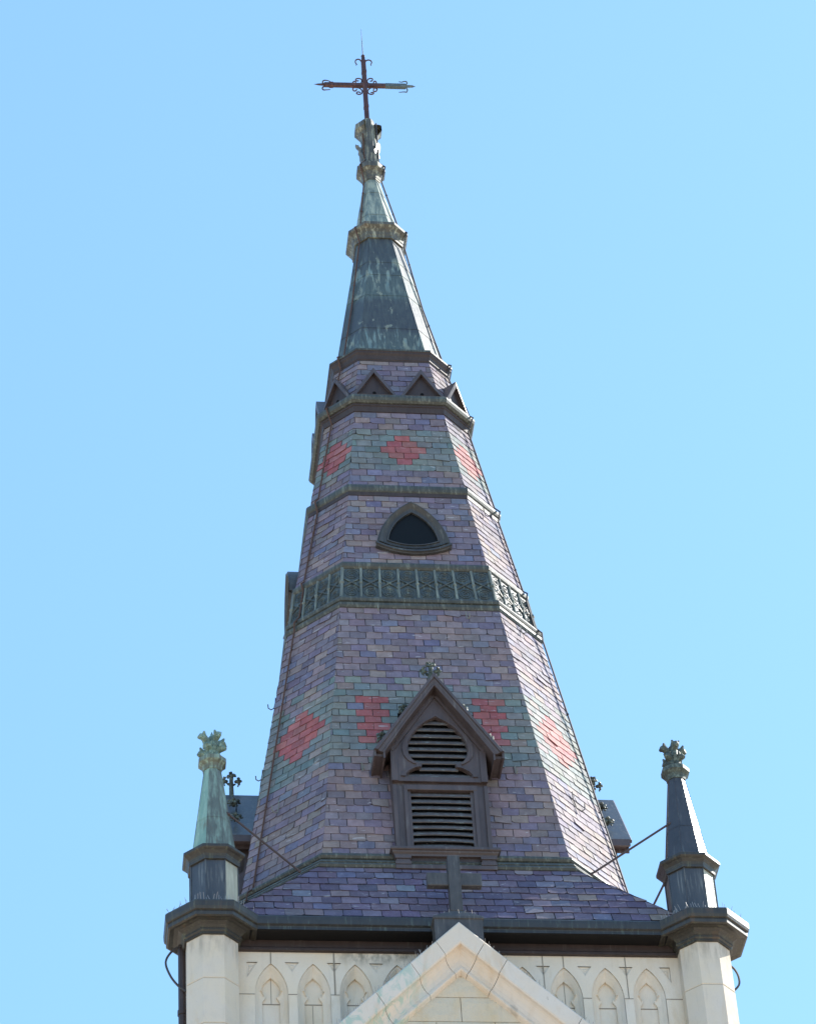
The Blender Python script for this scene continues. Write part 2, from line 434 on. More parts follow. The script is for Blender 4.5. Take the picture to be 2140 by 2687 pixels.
def arcade():
    out = [(-2.80, ZB-.5), (2.80, ZB-.5), (2.80, -1.745), (-2.80, -1.745)]
    holes = []; tri = []
    for c in BAYS: holes.append(arch_loop(c, .2, ZSP, -1.905))
    for i in range(-1, 10):
        m = (BAYS[i]+.2545) if i >= 0 else BAYS[0]-.2545
        if i == -1: t = [(m+.045-.08, -1.89), (m+.13-.035, -1.89), (m-.035, -2.11)]
        elif i == 9: t = [(m-.095, -1.89), (m+.035, -1.89), (m+.035, -2.11)]
        else: t = [(m-.086, -1.89), (m+.086, -1.89), (m, -2.025)]
        holes.append(t[::-1]); tri.append(t)
    mb = plate(out, holes, -WY, .02)
    for c in BAYS:
        A = arch_loop(c, .2, ZSP, -1.905); B = arch_loop(c, .183, ZSP, -1.935); Cc = arch_loop(c, .150, ZSP-.01, -1.985); D = spade_loop(c)
        rows = [[(x, -WY, z) for x, z in A], [(x, -WY+.022, z) for x, z in A], [(x, -WY+.026, z) for x, z in B],
                [(x, -WY+.062, z) for x, z in Cc], [(x, -WY+.090, z) for x, z in D], [(x, -WY+.128, z) for x, z in D]]
        mb.grid(rows)
        for sg in (-1, 1):      # leaf-shaped dimples beside the cusps
            q = [(c+sg*.145, -2.265), (c+sg*.085, -2.335), (c+sg*.115, -2.275)]
            mb.grid([[(q[0][0], -WY+.060, q[0][1]), (q[2][0], -WY+.083, q[2][1]-.012), (q[1][0], -WY+.075, q[1][1])],
                     [(q[0][0], -WY+.075, q[0][1]+.02), (q[2][0], -WY+.04, q[2][1]+.01), (q[1][0], -WY+.085, q[1][1]+.02)]])
    for t in tri:
        cx = sum(p[0] for p in t)/3; cz = sum(p[1] for p in t)/3
        T2 = [(cx+(p[0]-cx)*.55, cz+(p[1]-cz)*.55) for p in t]
        mb.grid([[(p[0], -WY, p[1]) for p in t], [(p[0], -WY+.016, p[1]) for p in t], [(p[0], -WY+.022, p[1]) for p in T2], [(cx, -WY+.010, cz)]*3], True)
    back = MB(); back.poly([(-2.8, -WY+.126, ZB-.5), (2.8, -WY+.126, ZB-.5), (2.8, -WY+.126, -1.75), (-2.8, -WY+.126, -1.75)])
    merge(mb, back)
    return mb
arc = arcade().build('blind_arcade', M['stone'], tower)
jt = MB()
def vj(x, z0, z1, w=.012, y=-WY): jt.box(x-w/2, x+w/2, y-.003, y+.01, z0, z1)
for i, c in enumerate(BAYS):
    if i in (0, 4, 7):
        vj(c, -1.905, -1.752, .013); vj(c+.004, -2.41, -2.05, .009, -WY+.128)
    if i in (1, 3, 6, 8): vj(c+.2545, -2.34, -1.752, .018 if i == 1 else .012)
    for sg in (-1, 1):
        jt.poly([(c+sg*.2, -WY-.003, ZSP-.005), (c+sg*.2545, -WY-.003, ZSP-.005), (c+sg*.2545, -WY-.003, ZSP+.006), (c+sg*.2, -WY-.003, ZSP+.006)])
        jt.beam((c+sg*.2, -WY+.03, ZSP), (c+sg*.110, -WY+.125, ZSP-.055), .012, .010)
    jt.beam((c-.108, -WY+.126, ZSP-.065), (c+.108, -WY+.126, ZSP-.065), .010, .012)
    if i % 3 == 1: vj(c-.01, -4.2, -2.42, .008, -WY+.128)
for x0, x1 in ((-2.7, BAYS[0]-.2545), (BAYS[9]+.2545, 2.7)): jt.box(x0, x1, -WY-.003, -WY+.01, ZSP-.005, ZSP+.006)
jt.build('mortar_joint', M['mortar'], arc)
for kq in (1, 2, 3): turn_copy(arc, kq*math.pi/2, tower)

# eaves: gutter, fascia board and dark soffit on each side
def eave_side():
    mb = MB()
    prof = [(3.05, -1.385), (3.20, -1.40), (3.245, -1.41), (3.262, -1.435), (3.262, -1.475), (3.255, -1.535), (3.225, -1.55), (3.222, -1.565), (3.225, -1.598), (3.20, -1.606), (2.99, -1.600)]
    mb.grid([[(-2.55, -y, z) for y, z in prof], [(2.55, -y, z) for y, z in prof]])
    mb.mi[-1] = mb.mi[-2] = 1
    for x in (-2.05, -1.22, -.45, .52, 1.30, 2.12):     # lapped joints of the gutter sheets
        x += random.uniform(-.08, .08); w = random.uniform(.02, .035)
        mb.grid([[(x+q, -y-.004, z-.002) for y, z in prof[1:9]] for q in (-w, w)])
    return mb
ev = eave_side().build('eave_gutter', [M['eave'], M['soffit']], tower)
bd = MB()
bd.grid([[(x, -y, z) for y, z in [(2.985, -1.59), (2.985, -1.69), (3.005, -1.715), (3.005, -1.745), (2.93, -1.75)]] for x in (-2.75, 2.75)])
bd.build('bed_moulding', M['brown_dark'], ev)
for kq in (1, 2, 3): turn_copy(ev, kq*math.pi/2, tower)

# corner turrets
def turret(cx, cy):
    sh = MB()
    zs = [-1.70, -2.35, -2.972, -3.6, -4.3, -5.2, -6.2, -8, -11, -15, -20, GZ]
    for a, b in zip(zs, zs[1:]):
        sweep(sh, [(.300, a-.002), (.308, a-.010), (.308, b+.010), (.300, b+.002)], KR, None, cx, cy)
        sweep(sh, [(.300, b+.004), (.300, b-.004)], KR, None, cx, cy, 1)
    o = sh.build('corner_turret', [M['shaft'], M['mortar']], tower)
    cp = MB()
    sweep(cp, [(.20, -1.20), (.30, -1.30), (.545, -1.398), (.562, -1.41), (.570, -1.43), (.566, -1.50), (.556, -1.535), (.535, -1.545), (.540, -1.565), (.536, -1.605), (.512, -1.615)], KR, None, cx, cy)
    sweep(cp, [(.512, -1.615), (.46, -1.600), (.41, -1.605), (.370, -1.630), (.345, -1.665)], KR, None, cx, cy)
    sweep(cp, [(.345, -1.665), (.355, -1.675), (.352, -1.70), (.335, -1.715), (.335, -1.745), (.28, -1.748)], KR, None, cx, cy)
    cp.build('turret_cornice', M['cap'], o)
for sx_, sy_ in ((-3, -3), (3, -3), (3, 3), (-3, 3)): turret(sx_, sy_)

# ------------------------------------------------------------------ slates
PUR = [(0.231, 0.191, 0.227), (0.251, 0.202, 0.229), (0.216, 0.180, 0.229), (0.273, 0.213, 0.224), (0.203, 0.172, 0.226), (0.242, 0.191, 0.209)]
TAN = [(0.307, 0.235, 0.227), (0.292, 0.222, 0.209), (0.327, 0.253, 0.237), (0.296, 0.239, 0.222)]
BLU = [(0.180, 0.173, 0.251), (0.202, 0.198, 0.260), (0.223, 0.220, 0.268)]
GRN = [(0.201, 0.229, 0.222), (0.222, 0.242, 0.224), (0.187, 0.220, 0.220), (0.244, 0.246, 0.226), (0.216, 0.218, 0.211), (0.183, 0.228, 0.226)]
RED = [(0.420, 0.135, 0.130), (0.441, 0.153, 0.141), (0.382, 0.124, 0.130), (0.458, 0.175, 0.160), (0.376, 0.155, 0.145), (0.392, 0.120, 0.123)]
def jit(c, a=.12):
    k = 1+random.uniform(-a, a)
    return tuple(max(.01, x*k*(1+random.uniform(-.05, .05))) for x in c)
def purple(t=.17, b=.12):
    q = random.random()
    if q < t: return jit(random.choice(TAN))
    if q < t+b: return jit(random.choice(BLU))
    return jit(random.choice(PUR), .16)

def slates(mb, side, P0, P1, rows, colfn, skip=None, tw=.222, hang=.009, ph=0.0):
    """P0=(apothem, halfwidth, z) at the bottom, P1 at the top; local u runs to the right seen from outside"""
    th = side*math.pi/4
    nh = Vector((math.sin(th), -math.cos(th), 0)); uh = Vector((math.cos(th), math.sin(th), 0))
    def at(f, u, off):
        ap = P0[0]+(P1[0]-P0[0])*f
        p = nh*(ap+off)+uh*u; p.z = P0[2]+(P1[2]-P0[2])*f + off*.16
        return p
    hw = lambda f: P0[1]+(P1[1]-P0[1])*f
    for j in range(rows):           # row 0 is the top one
        ft = 1-j/rows; fb = 1-(j+1)/rows
        ht, hb = hw(ft), hw(fb)
        mb.poly([at(fb, -hb, -.002), at(fb, hb, -.002), at(ft, ht, -.006), at(ft, -ht, -.006)], (.030, .026, .027))
        sh_ = (.5 if j % 2 else 0.0)+ph+random.uniform(-.03, .03)
        n = int(hb/tw)+2
        for i in range(-n, n+1):
            uc = (i+sh_)*tw
            x0 = uc-tw/2+.0035+random.uniform(-.002, .003); x1 = uc+tw/2-.0035+random.uniform(-.003, .002)
            b0, b1 = max(x0, -hb-.006), min(x1, hb+.006); t0, t1 = max(x0, -ht-.002), min(x1, ht+.002)
            if b1-b0 < .02: continue
            if t1 <= t0: t0 = t1 = (max(-ht, min(ht, uc)))
            if skip and skip(uc, P0[2]+(P1[2]-P0[2])*(fb+ft)/2, x0, x1): continue
            col = colfn(j, uc/tw, side)
            d = random.uniform(-.05, .05); e = random.uniform(-.035, .035)
            o1 = hang+random.uniform(-.003, .005); o2 = hang+random.uniform(-.003, .005)
            if random.random() < .025: d -= .16; e += random.choice((-.1, .1)); o1 += .008; o2 += .008   # slipped slate
            f0 = fb+(ft-fb)*(d+e); f1 = fb+(ft-fb)*(d-e)
            c0 = random.random() < .22; c1 = random.random() < .22
            pts = []
            cw = random.uniform(.012, .035); chh = random.uniform(.08, .22)*(ft-fb)
            if c0: pts += [at(f0+chh, b0, o1), at(f0, b0+cw, o1)]
            else: pts += [at(f0, b0, o1)]
            if c1: pts += [at(f1, b1-cw, o2), at(f1+chh, b1, o2)]
            else: pts += [at(f1, b1, o2)]
            nb = len(pts)
            tf = ft+(ft-fb)*.12
            top = [at(min(tf, 1.0), t1, .001), at(min(tf, 1.0), t0, .001)]
            if (top[0]-top[1]).length < 1e-4: top = top[:1]
            mb.poly(pts+top, col)
            edge = tuple(x*.5 for x in col)      # shade below each slate, put into the edge colour
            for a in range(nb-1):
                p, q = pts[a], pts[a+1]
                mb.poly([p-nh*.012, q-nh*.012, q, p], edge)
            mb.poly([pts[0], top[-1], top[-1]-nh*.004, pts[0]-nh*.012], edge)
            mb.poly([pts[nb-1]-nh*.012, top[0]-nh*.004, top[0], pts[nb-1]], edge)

def stage(r0, z0, r1, z1, rows, colfn, parent, name='slate_cladding', skip=None, **kw):
    mb = MB()
    for sd in range(8):
        if sd % 2 == 0: P0, P1 = (r0, K*r0, z0), (r1, K*r1, z1)
        else:
            f = lambda r, z: ((r+K*r)/SQ, (r-K*r)/SQ, z)
            P0, P1 = f(r0, z0), f(r1, z1)
        slates(mb, sd, P0, P1, rows, colfn, skip if sd % 2 == 0 else None, **kw)
    return mb.build(name, M['slate'], parent)

# ------------------------------------------------------------------ skirt roof of the tower
RE, ZE, RS, ZS = 3.19, -1.375, 2.60, -.225
sk = MB()
AE = 2.86; AS = 1.60
for sd in (0, 2, 4, 6):
    slates(sk, sd, (RE, AE, ZE), (RS, AS, ZS), 8, lambda j, u, s: purple(.05, .30) if random.random() < .25 else jit(random.choice([(.142, .116, .176), (.156, .124, .182), (.170, .130, .174), (.136, .118, .174)]), .15), None, tw=.236, hang=.012)
fe = ((RE+AE)/SQ, (RE-AE)/SQ, ZE); fs = ((RS+AS)/SQ, (RS-AS)/SQ, ZS)
for sd in (1, 3, 5, 7):
    slates(sk, sd, fe, fs, 8, lambda j, u, s: purple(.05, .3), None, tw=.236, hang=.012)
for a in range(4):      # lead hip rolls
    for sg in (-1, 1):
        rot = Matrix.Rotation(a*math.pi/2, 4, 'Z')
        p = rot @ Vector((sg*AE, -RE, ZE)); q = rot @ Vector((sg*AS, -RS, ZS))
        sk.tube([p, q], .012, 5)
skirt = sk.build('skirt_roof', M['slate'], tower)

# ------------------------------------------------------------------ spire
spire = thing('church_spire', 'tall octagonal slate spire with red slate diamonds, green bands and a copper tip', 'spire', (0, 0, 0))
core = MB()
sweep(core, [(.55, 10.2), (2.25, .1), (2.3, -.25)], K, None)
sweep(core, [(.60, 10.3), (.60, 10.31)], K)
core.build('spire_core', M['slate_under'], spire)

def col_low(j, u, sd):
    # 37 courses, 0 at the top
    if j < 12 or j > 23:
        if j == 12-1 and random.random() < .25: return jit(random.choice(GRN))
        return purple(.20 if j > 23 else .15, .12)
    if sd % 2 == 0:
        if 14 <= j <= 20:
            au = abs(u)
            if j % 2 == 0:
                if 2.6 < au < 4.4: return jit(random.choice(RED))
            elif 3.1 < au < 3.9 or au < .6: return jit(random.choice(RED))
    else:
        h = {14: .6, 15: .6, 16: 1.1, 17: 1.6, 18: 1.1, 19: .6, 20: .6}
        if j in h and abs(u) < h[j]: return jit(random.choice(RED))
    if random.random() < (.5 if j == 12 else .08): return purple(.6, .1)
    return jit(random.choice(GRN), .14)
def skip_low(u, z, x0, x1):
    if -.1 < z < 2.05 and abs(u) < .52: return True
    return False
stage(2.518, -.01, 1.765, 4.66, 37, col_low, spire, skip=skip_low, ph=.0)
def skip_luc(u, z, x0, x1): return 6.0 < z < 6.4 and abs(u) < .22
stage(1.622, 5.55, 1.373, 7.05, 12, lambda j, u, s: purple(.20, .14), spire, skip=skip_luc, ph=.25)
def col_up(j, u, sd):
    if j < 3 or j > 9: return purple(.2, .15)
    h = {4: .6, 5: 1.1, 6: 1.6, 7: 1.1, 8: .6} if sd % 2 == 0 else {4: .6, 5: 1.1, 6: 1.1, 7: 1.1, 8: .6}
    if j in h and abs(u) < h[j]: return jit(random.choice(RED))
    return jit(random.choice(GRN), .14)
stage(1.348, 7.23, 1.062, 8.97, 13, col_up, spire, ph=0.0)
stage(1.030, 9.22, .850, 10.24, 8, lambda j, u, s: purple(.18, .12), spire, ph=.2)

def moulding(name, prof, rs, mat, caps=(False, False), cut=None):
    mb = sweep(MB(), prof, K, rs)
    if cut:
        for i in range(len(mb.mi)):
            if i//8 >= cut: mb.mi[i] = 1
        return mb.build(name, [mat, M['brown_dark']], spire)
    return mb.build(name, mat, spire)
moulding('base_moulding', [(2.47, .03), (2.545, .012), (2.572, -.015), (2.578, -.045), (2.562, -.075), (2.545, -.085), (2.560, -.10), (2.60, -.13), (2.618, -.165), (2.60, -.185), (2.635, -.195), (2.655, -.23), (2.64, -.262), (2.5, -.30)], 2.518, M['moulding'])
moulding('roll_moulding', [(1.30, 7.275), (1.365, 7.265), (1.395, 7.245), (1.412, 7.21), (1.414, 7.17), (1.403, 7.13), (1.388, 7.11), (1.392, 7.10), (1.386, 7.045), (1.30, 7.035)], 1.36, M['moulding'], cut=6)
moulding('gutter_moulding', [(.98, 9.29), (1.10, 9.275), (1.15, 9.25), (1.180, 9.215), (1.186, 9.17), (1.172, 9.125), (1.14, 9.095), (1.118, 9.095), (1.112, 9.06), (1.10, 9.055), (1.082, 8.965), (.98, 8.955)], 1.045, M['moulding'], cut=7)
# ornamental band with scrollwork relief
ob = MB()
sweep(ob, [(1.56, 5.595), (1.635, 5.585), (1.662, 5.56), (1.672, 5.525), (1.665, 5.485), (1.645, 5.455), (1.636, 5.45)], K, 1.62)
sweep(ob, [(1.636, 5.45), (1.722, 4.865)], K, 1.68)
sweep(ob, [(1.722, 4.865), (1.745, 4.86), (1.785, 4.835), (1.795, 4.80), (1.785, 4.765), (1.765, 4.755), (1.775, 4.735), (1.800, 4.72), (1.800, 4.68), (1.785, 4.645), (1.68, 4.635)], K, 1.74)
band = ob.build('ornamental_band', [M['moulding']], spire)
rel = MB()
for sd in range(8):
    th = sd*math.pi/4
    nh = Vector((math.sin(th), -math.cos(th), 0)); uh = Vector((math.cos(th), math.sin(th), 0))
    def bp(u, f, off, sd=sd, nh=nh, uh=uh):
        r = 1.722+(1.636-1.722)*f
        ap = r if sd % 2 == 0 else (r+K*1.68+(r-1.68)*.41421)/SQ
        p = nh*(ap+off)+uh*u; p.z = 4.865+.585*f; return p
    a0 = K*1.68
    hwb = (a0+.02 if sd % 2 == 0 else (1.72-a0-.02)/SQ); hwt = (a0-.02 if sd % 2 == 0 else (1.64-a0+.02)/SQ)
    np_ = 8 if sd % 2 == 0 else 4
    rel.poly([bp(-hwb+.004, .01, .004), bp(hwb-.004, .01, .004), bp(hwt-.004, .99, .004), bp(-hwt+.004, .99, .004)], None, 1)
    for i in range(np_+1):
        ub = -hwb+2*hwb*i/np_; ut = -hwt+2*hwt*i/np_
        rel.tube([bp(ub, .0, .014), bp(ut, 1.0, .014)], .019, 6, 2)
        rel.blob(bp((ub+ut)/2, .5, .02), .03, n=6, m=4, mi=2)
    for i in range(np_):
        c = lambda f: (-hwb+(-hwt+hwb)*f)+(hwb+(hwt-hwb)*f)*2*(i+.5)/np_
        w = 2*hwb/np_
        for f in (.20, .80):
            R0 = w*.40
            pts = [bp(c(f)+R0*(1-t*.86)*math.cos(t*5.2*math.pi+i), f+R0*(1-t*.86)*math.sin(t*5.2*math.pi+i)/.585, .007) for t in [q/30 for q in range(31)]]
            rel.tube(pts, .0095, 5, 1)
        for s_ in (-1, 1):
            rel.tube([bp(c(.36)-s_*w*.42, .36, .010), bp(c(.5), .5, .022), bp(c(.64)+s_*w*.42, .64, .010)], .011, 5, 1)
rel.build('scroll_relief', [M['band'], M['band'], M['rib']], band)
# upper cornice below the copper spire
moulding('upper_cornice', [(.76, 10.485), (.80, 10.470), (.925, 10.415), (.934, 10.405), (.932, 10.372)], .86, M['moulding'])
moulding('cornice_fascia', [(.928, 10.374), (.918, 10.362), (.915, 10.335), (.893, 10.30), (.880, 10.255), (.878, 10.235), (.868, 10.225), (.865, 10.205), (.78, 10.20)], .86, M['brown_dark'])

# copper spire with lapped sheets
def lean(p):
    t = max(0, min(1, (p.z-12.5)/2.6)); return Vector((p.x-.036*t*t*(3-2*t), p.y, p.z))
kc = lambda z: K-(K-.50)*max(0, min(1, (z-10.47)/2.95))
kt = lambda z: .50-.08*max(0, min(1, (z-13.7)/1.3))
cz = [10.46, 11.05, 11.887, 12.42, 12.75, 13.40]
cr = lambda z: .806+(.356-.806)*(z-10.46)/(13.37-10.46)
mb = MB()
for a, b in zip(cz, cz[1:]):
    sweep(mb, [(cr(b)+.002, b+.012), (cr(a)+.008, a)], kc, None)
    sweep(mb, [(cr(a)+.008, a), (cr(a)-.002, a-.001)], kc, None)
for sg in range(4):
    for m_ in (-1, 1):
        rot = Matrix.Rotation(sg*math.pi/2, 4, 'Z')
        mb.tube([rot @ Vector((m_*kc(z)*cr(z), -cr(z)-.002, z)) for z in cz], .010, 5)
    ang = sg*math.pi/2
mb.xf(lean).build('copper_spire', M['copper_spire'], spire)
mb = MB()
sweep(mb, [(.35, 13.76), (.39, 13.70), (.460, 13.665), (.472, 13.655), (.474, 13.60), (.462, 13.585), (.425, 13.545), (.402, 13.50), (.394, 13.455), (.392, 13.445), (.385, 13.43), (.384, 13.385), (.34, 13.38)], .50, None)
mb.xf(lean).build('copper_collar', M['copper_finial'], spire)
mb = MB()
tr = lambda z: .345+(.112-.345)*(z-13.7)/(15.05-13.7)
for a, b in zip([13.70, 14.0, 14.62], [14.0, 14.62, 15.06]):
    sweep(mb, [(tr(b)+.001, b+.006), (tr(a)+.006, a)], kt, None)
mb.xf(lean).build('copper_tip', M['copper_tip'], spire)
mb = MB()
sweep(mb, [(.11, 15.40), (.16, 15.36), (.222, 15.335), (.228, 15.32), (.228, 15.22), (.215, 15.21), (.175, 15.165), (.150, 15.10), (.142, 15.05), (.135, 15.03), (.135, 15.0), (.10, 14.99)], KR, None)
mb.xf(lean).build('copper_collar', M['copper_finial'], spire)
mb = MB()
sweep(mb, [(.095, 16.50), (.112, 16.40), (.122, 16.0), (.130, 15.7), (.140, 15.35)], KR, None, caps=(True, False))
# torn leaves on the finial shaft
for ang, z, o, h, sgn in ((-80, 15.60, .16, .30, 1), (-100, 15.86, .20, .16, 1), (62, 15.76, .165, .26, 1), (170, 15.8, .18, .3, 1), (20, 15.45, .14, .3, 1), (-30, 15.55, .12, .35, 1)):
    a = R(ang); d = Vector((math.sin(a), -math.cos(a), 0)); t = Vector((math.cos(a), math.sin(a), 0))
    rows = []
    for i in range(6):
        f = i/5; out = .125+(o-.11)*f**1.4; wd = .105*(1-f*.45)*(1+.22*math.sin(i*2.4+ang))
        p = d*out; p.z = z-h*.5+h*f
        rows.append([p-t*wd, p+d*.012+t*0, p+t*wd, p-d*.014])
    mb.grid(rows, True); mb.poly(rows[-1]); mb.poly(rows[0][::-1])
mb.xf(lean).build('finial_shaft', M['copper_finial'], spire)
mb = MB()
prof = [(.100, 16.42), (.180, 16.375), (.215, 16.34), (.218, 16.22), (.205, 16.205), (.165, 16.15), (.135, 16.07), (.118, 15.98)]
sweep(mb, prof, KR, None, skip=(7, 0))
sweep(mb, [(r*.94-.004, z) for r, z in prof], KR, None, skip=(7, 0))
mb.xf(lean).build('broken_collar', M['copper_finial'], spire)

# ------------------------------------------------------------------ gablets on the gutter
def gablet(hw, hz, yf, yb):
    mb = MB(); z0 = 9.235
    T = [(-hw, z0), (hw, z0), (0, z0+hz)]
    cx, cz_ = 0, z0+hz*.36
    I1 = [((x)*.80, z0+.02+(z-z0)*.77) for x, z in T]; I2 = [(x*.76, z0+.03+(z-z0)*.72) for x, z in T]
    mb.grid([[(x, yb, z) for x, z in T], [(x, yf, z) for x, z in T], [(x, yf-.012, z) for x, z in I1], [(x, yf+.05, z) for x, z in I1]], True, 0)
    mb.poly([(x, yf+.05, z) for x, z in I1], None, 1)
    return mb
gab0 = None
def gablet_at(u, sd, hw, hz, ap):
    global gab0
    mb = gablet(hw, hz, -ap, -ap+.45)
    hole = MB(); cz_ = 9.235+.095
    ring = [(.028*math.cos(2*math.pi*i/10), -ap+.046, cz_+.035*math.sin(2*math.pi*i/10)) for i in range(10)]
    hole.poly(ring)
    th = sd*math.pi/4
    rot = Matrix.Rotation(th, 4, 'Z')
    sh = Matrix.Translation((u, 0, 0))
    o = mb.xf(lambda p: rot @ (sh @ p)).build('gablet', [M['brown'], M['brown_dark']], spire)
    hole.xf(lambda p: rot @ (sh @ p)).build('vent_hole', M['void'], o)
for sd in range(8):
    if sd % 2 == 0:
        for u in (-.350, .360): gablet_at(u, sd, .338, .575, 1.14)
    else: gablet_at(0, sd, .275, .56, (1.14+K*1.045+.095*.414)/SQ-.005)

# ------------------------------------------------------------------ lucarnes (small curved-triangle windows)
def arc3(p, q, bulge, n=10):
    p = Vector(p); q = Vector(q); m = (p+q)/2; d = q-p; nrm = Vector((d.y, -d.x)).normalized()
    out = []
    L = d.length/2; Rr = (L*L+bulge*bulge)/(2*bulge); c = m-nrm*(Rr-bulge)
    a0 = math.atan2((p-c).y, (p-c).x); a1 = math.atan2((q-c).y, (q-c).x)
    while a1 < a0-math.pi: a1 += 2*math.pi
    while a1 > a0+math.pi: a1 -= 2*math.pi
    return [(c.x+Rr*math.cos(a0+(a1-a0)*i/n), c.y+Rr*math.sin(a0+(a1-a0)*i/n)) for i in range(n)]
def tri_loop(za, zc, hw, zb, sb):
    return arc3((-hw, zc), (hw, zc), zc-zb)+arc3((hw, zc), (0, za), sb)+arc3((0, za), (-hw, zc), sb)
LY = 1.635
def lucarne():
    mb = MB()
    A = tri_loop(6.735, 5.95, .522, 5.805, .105); B = tri_loop(6.70, 5.975, .49, 5.84, .10)
    Cc = tri_loop(6.63, 6.005, .415, 5.90, .09); D = tri_loop(6.575, 6.02, .372, 5.935, .08); E_ = tri_loop(6.55, 6.03, .35, 5.95, .075)
    f = lambda lp, y: [(x, y, z) for x, z in lp]
    mb.grid([f(A, -1.25), f(A, -LY+.03), f(A, -LY), f(B, -LY), f(B, -LY-.02), f(Cc, -LY+.03), f(D, -LY+.035), f(D, -LY+.02), f(E_, -LY+.02), f(E_, -LY+.08)], True, 0)
    # projecting bottom sill
    s1 = arc3((-.535, 5.945), (.535, 5.945), .145, 14)+[(.535, 5.945)]
    mb.grid([[(x, -LY+.03, z+.02) for x, z in s1], [(x, -LY-.035, z+.012) for x, z in s1], [(x, -LY-.04, z-.02) for x, z in s1], [(x, -LY-.01, z-.030) for x, z in s1], [(x, -LY-.005, z-.042) for x, z in s1], [(x, -1.40, z-.046) for x, z in s1]])
    return mb, E_
lm, EL = lucarne()
luc = lm.build('lucarne', M['lucarne_copper'], spire)
pn = MB(); pn.poly([(x*1.06, -LY+.055, 6.2+(z-6.2)*1.06) for x, z in EL])
pn.build('pane', M['pane'], luc)
for kq in (1, 2, 3): turn_copy(luc, kq*math.pi/2, spire)

# ------------------------------------------------------------------ dormers
DX = -.012
def leaf_cluster(mb, c, s, out, n=5, mi=0):
    """a crocket: knobbly leaf bunch of size s growing towards out"""
    c = Vector(c); out = Vector(out).normalized()
    sd = out.cross(Vector((0, 0, 1))).normalized() if abs(out.z) < .95 else Vector((1, 0, 0)); u2 = sd.cross(out)
    mb.blob(c+out*s*.3, s*.42, (sd, u2, out), (.8, .8, 1.1), 7, 5, .15, mi)
    for i in range(n):
        a = 2*math.pi*i/n+.4
        d = (sd*math.cos(a)+u2*math.sin(a))
        mb.blob(c+out*s*.55+d*s*.42, s*.30, (d, out, d.cross(out)), (1.25, .8, .75), 6, 4, .2, mi)
        mb.blob(c+out*s*.35+d*s*.70+Vector((0, 0, -.12*s)), s*.17, (d, out, d.cross(out)), (1.2, .8, .8), 5, 4, .2, mi)
    mb.blob(c+out*s*.85, s*.24, (sd, u2, out), (1, 1, 1), 6, 4, .2, mi)

YF = 2.78
def dormer_roof():
    mb = MB()
    A0, E0 = (0, 2.757), (.840, 1.492)         # outer line
    for s_ in (-1, 1):
        d = Vector((E0[0], 0, E0[1]-A0[1])).normalized(); nrm = Vector((-d.z, 0, d.x))  # outward of right slope
        def pt(t, dn, y):    # t: 0 apex..1 eave along, dn: drop below the outer surface measured vertically
            return (s_*(A0[0]+(E0[0]-A0[0])*t), y, A0[1]+(E0[1]-A0[1])*t-dn)
        # lower end is cut by a vertical plane on the outside and slants back in underneath
        prof = [(0.0, -1.70), (0.0, -YF+.012), (.012, -YF), (.075, -YF-.004), (.085, -YF+.018), (.150, -YF+.030), (.165, -YF+.022), (.195, -YF+.026), (.205, -YF+.055), (.205, -1.70)]
        rows = []
        for t in (0.0, .5, 1.0):
            row = []
            for dn, y in prof:
                x, yy, z = pt(t, dn, y)
                if t == 1.0:
                    # eave end: pull in along the underside
                    pull = dn*.66
                    x, yy, z = s_*(E0[0]-pull), y, E0[1]-dn*.21
                row.append((x, yy, z))
            rows.append(row)
        n0 = len(mb.f)
        mb.grid(rows, False, 0, s_ > 0)
        for q in (n0, n0+len(prof)-1): mb.mi[q] = 1
        mb.poly([rows[2][i] for i in range(len(prof))][::s_])
        # hanging side board under the eave
        for x0, x1 in ((.815, .842), (.70, .722)):
            mb.box(min(s_*x0, s_*x1), max(s_*x0, s_*x1), -YF+.03, -1.9, 1.395 if x0 > .8 else 1.365, 1.500 if x0 > .8 else 1.485)
        mb.box(min(s_*.722, s_*.815), max(s_*.722, s_*.815), -YF+.07, -1.9, 1.415, 1.455)
    mb.xf(lambda p: p+Vector((DX-.018, 0, 0)))
    return mb
def trefoil(k=0.0):
    half = [(.425+k, 1.195), (.415+k, 1.235), (.375+k, 1.285), (.300+k*.6, 1.335), (.222+k, 1.352), (.215+k, 1.392), (.255+k, 1.405), (.325+k, 1.455), (.372+k, 1.53), (.388+k, 1.63), (.372+k, 1.74), (.320+k, 1.86), (.235+k*.8, 1.98), (.135+k*.6, 2.075), (.05+k*.3, 2.13), (0, 2.155+k)]
    return half
def full(h): return [(x, z) for x, z in h]+[(-x, z) for x, z in h[:-1]][::-1]
BY = 2.585
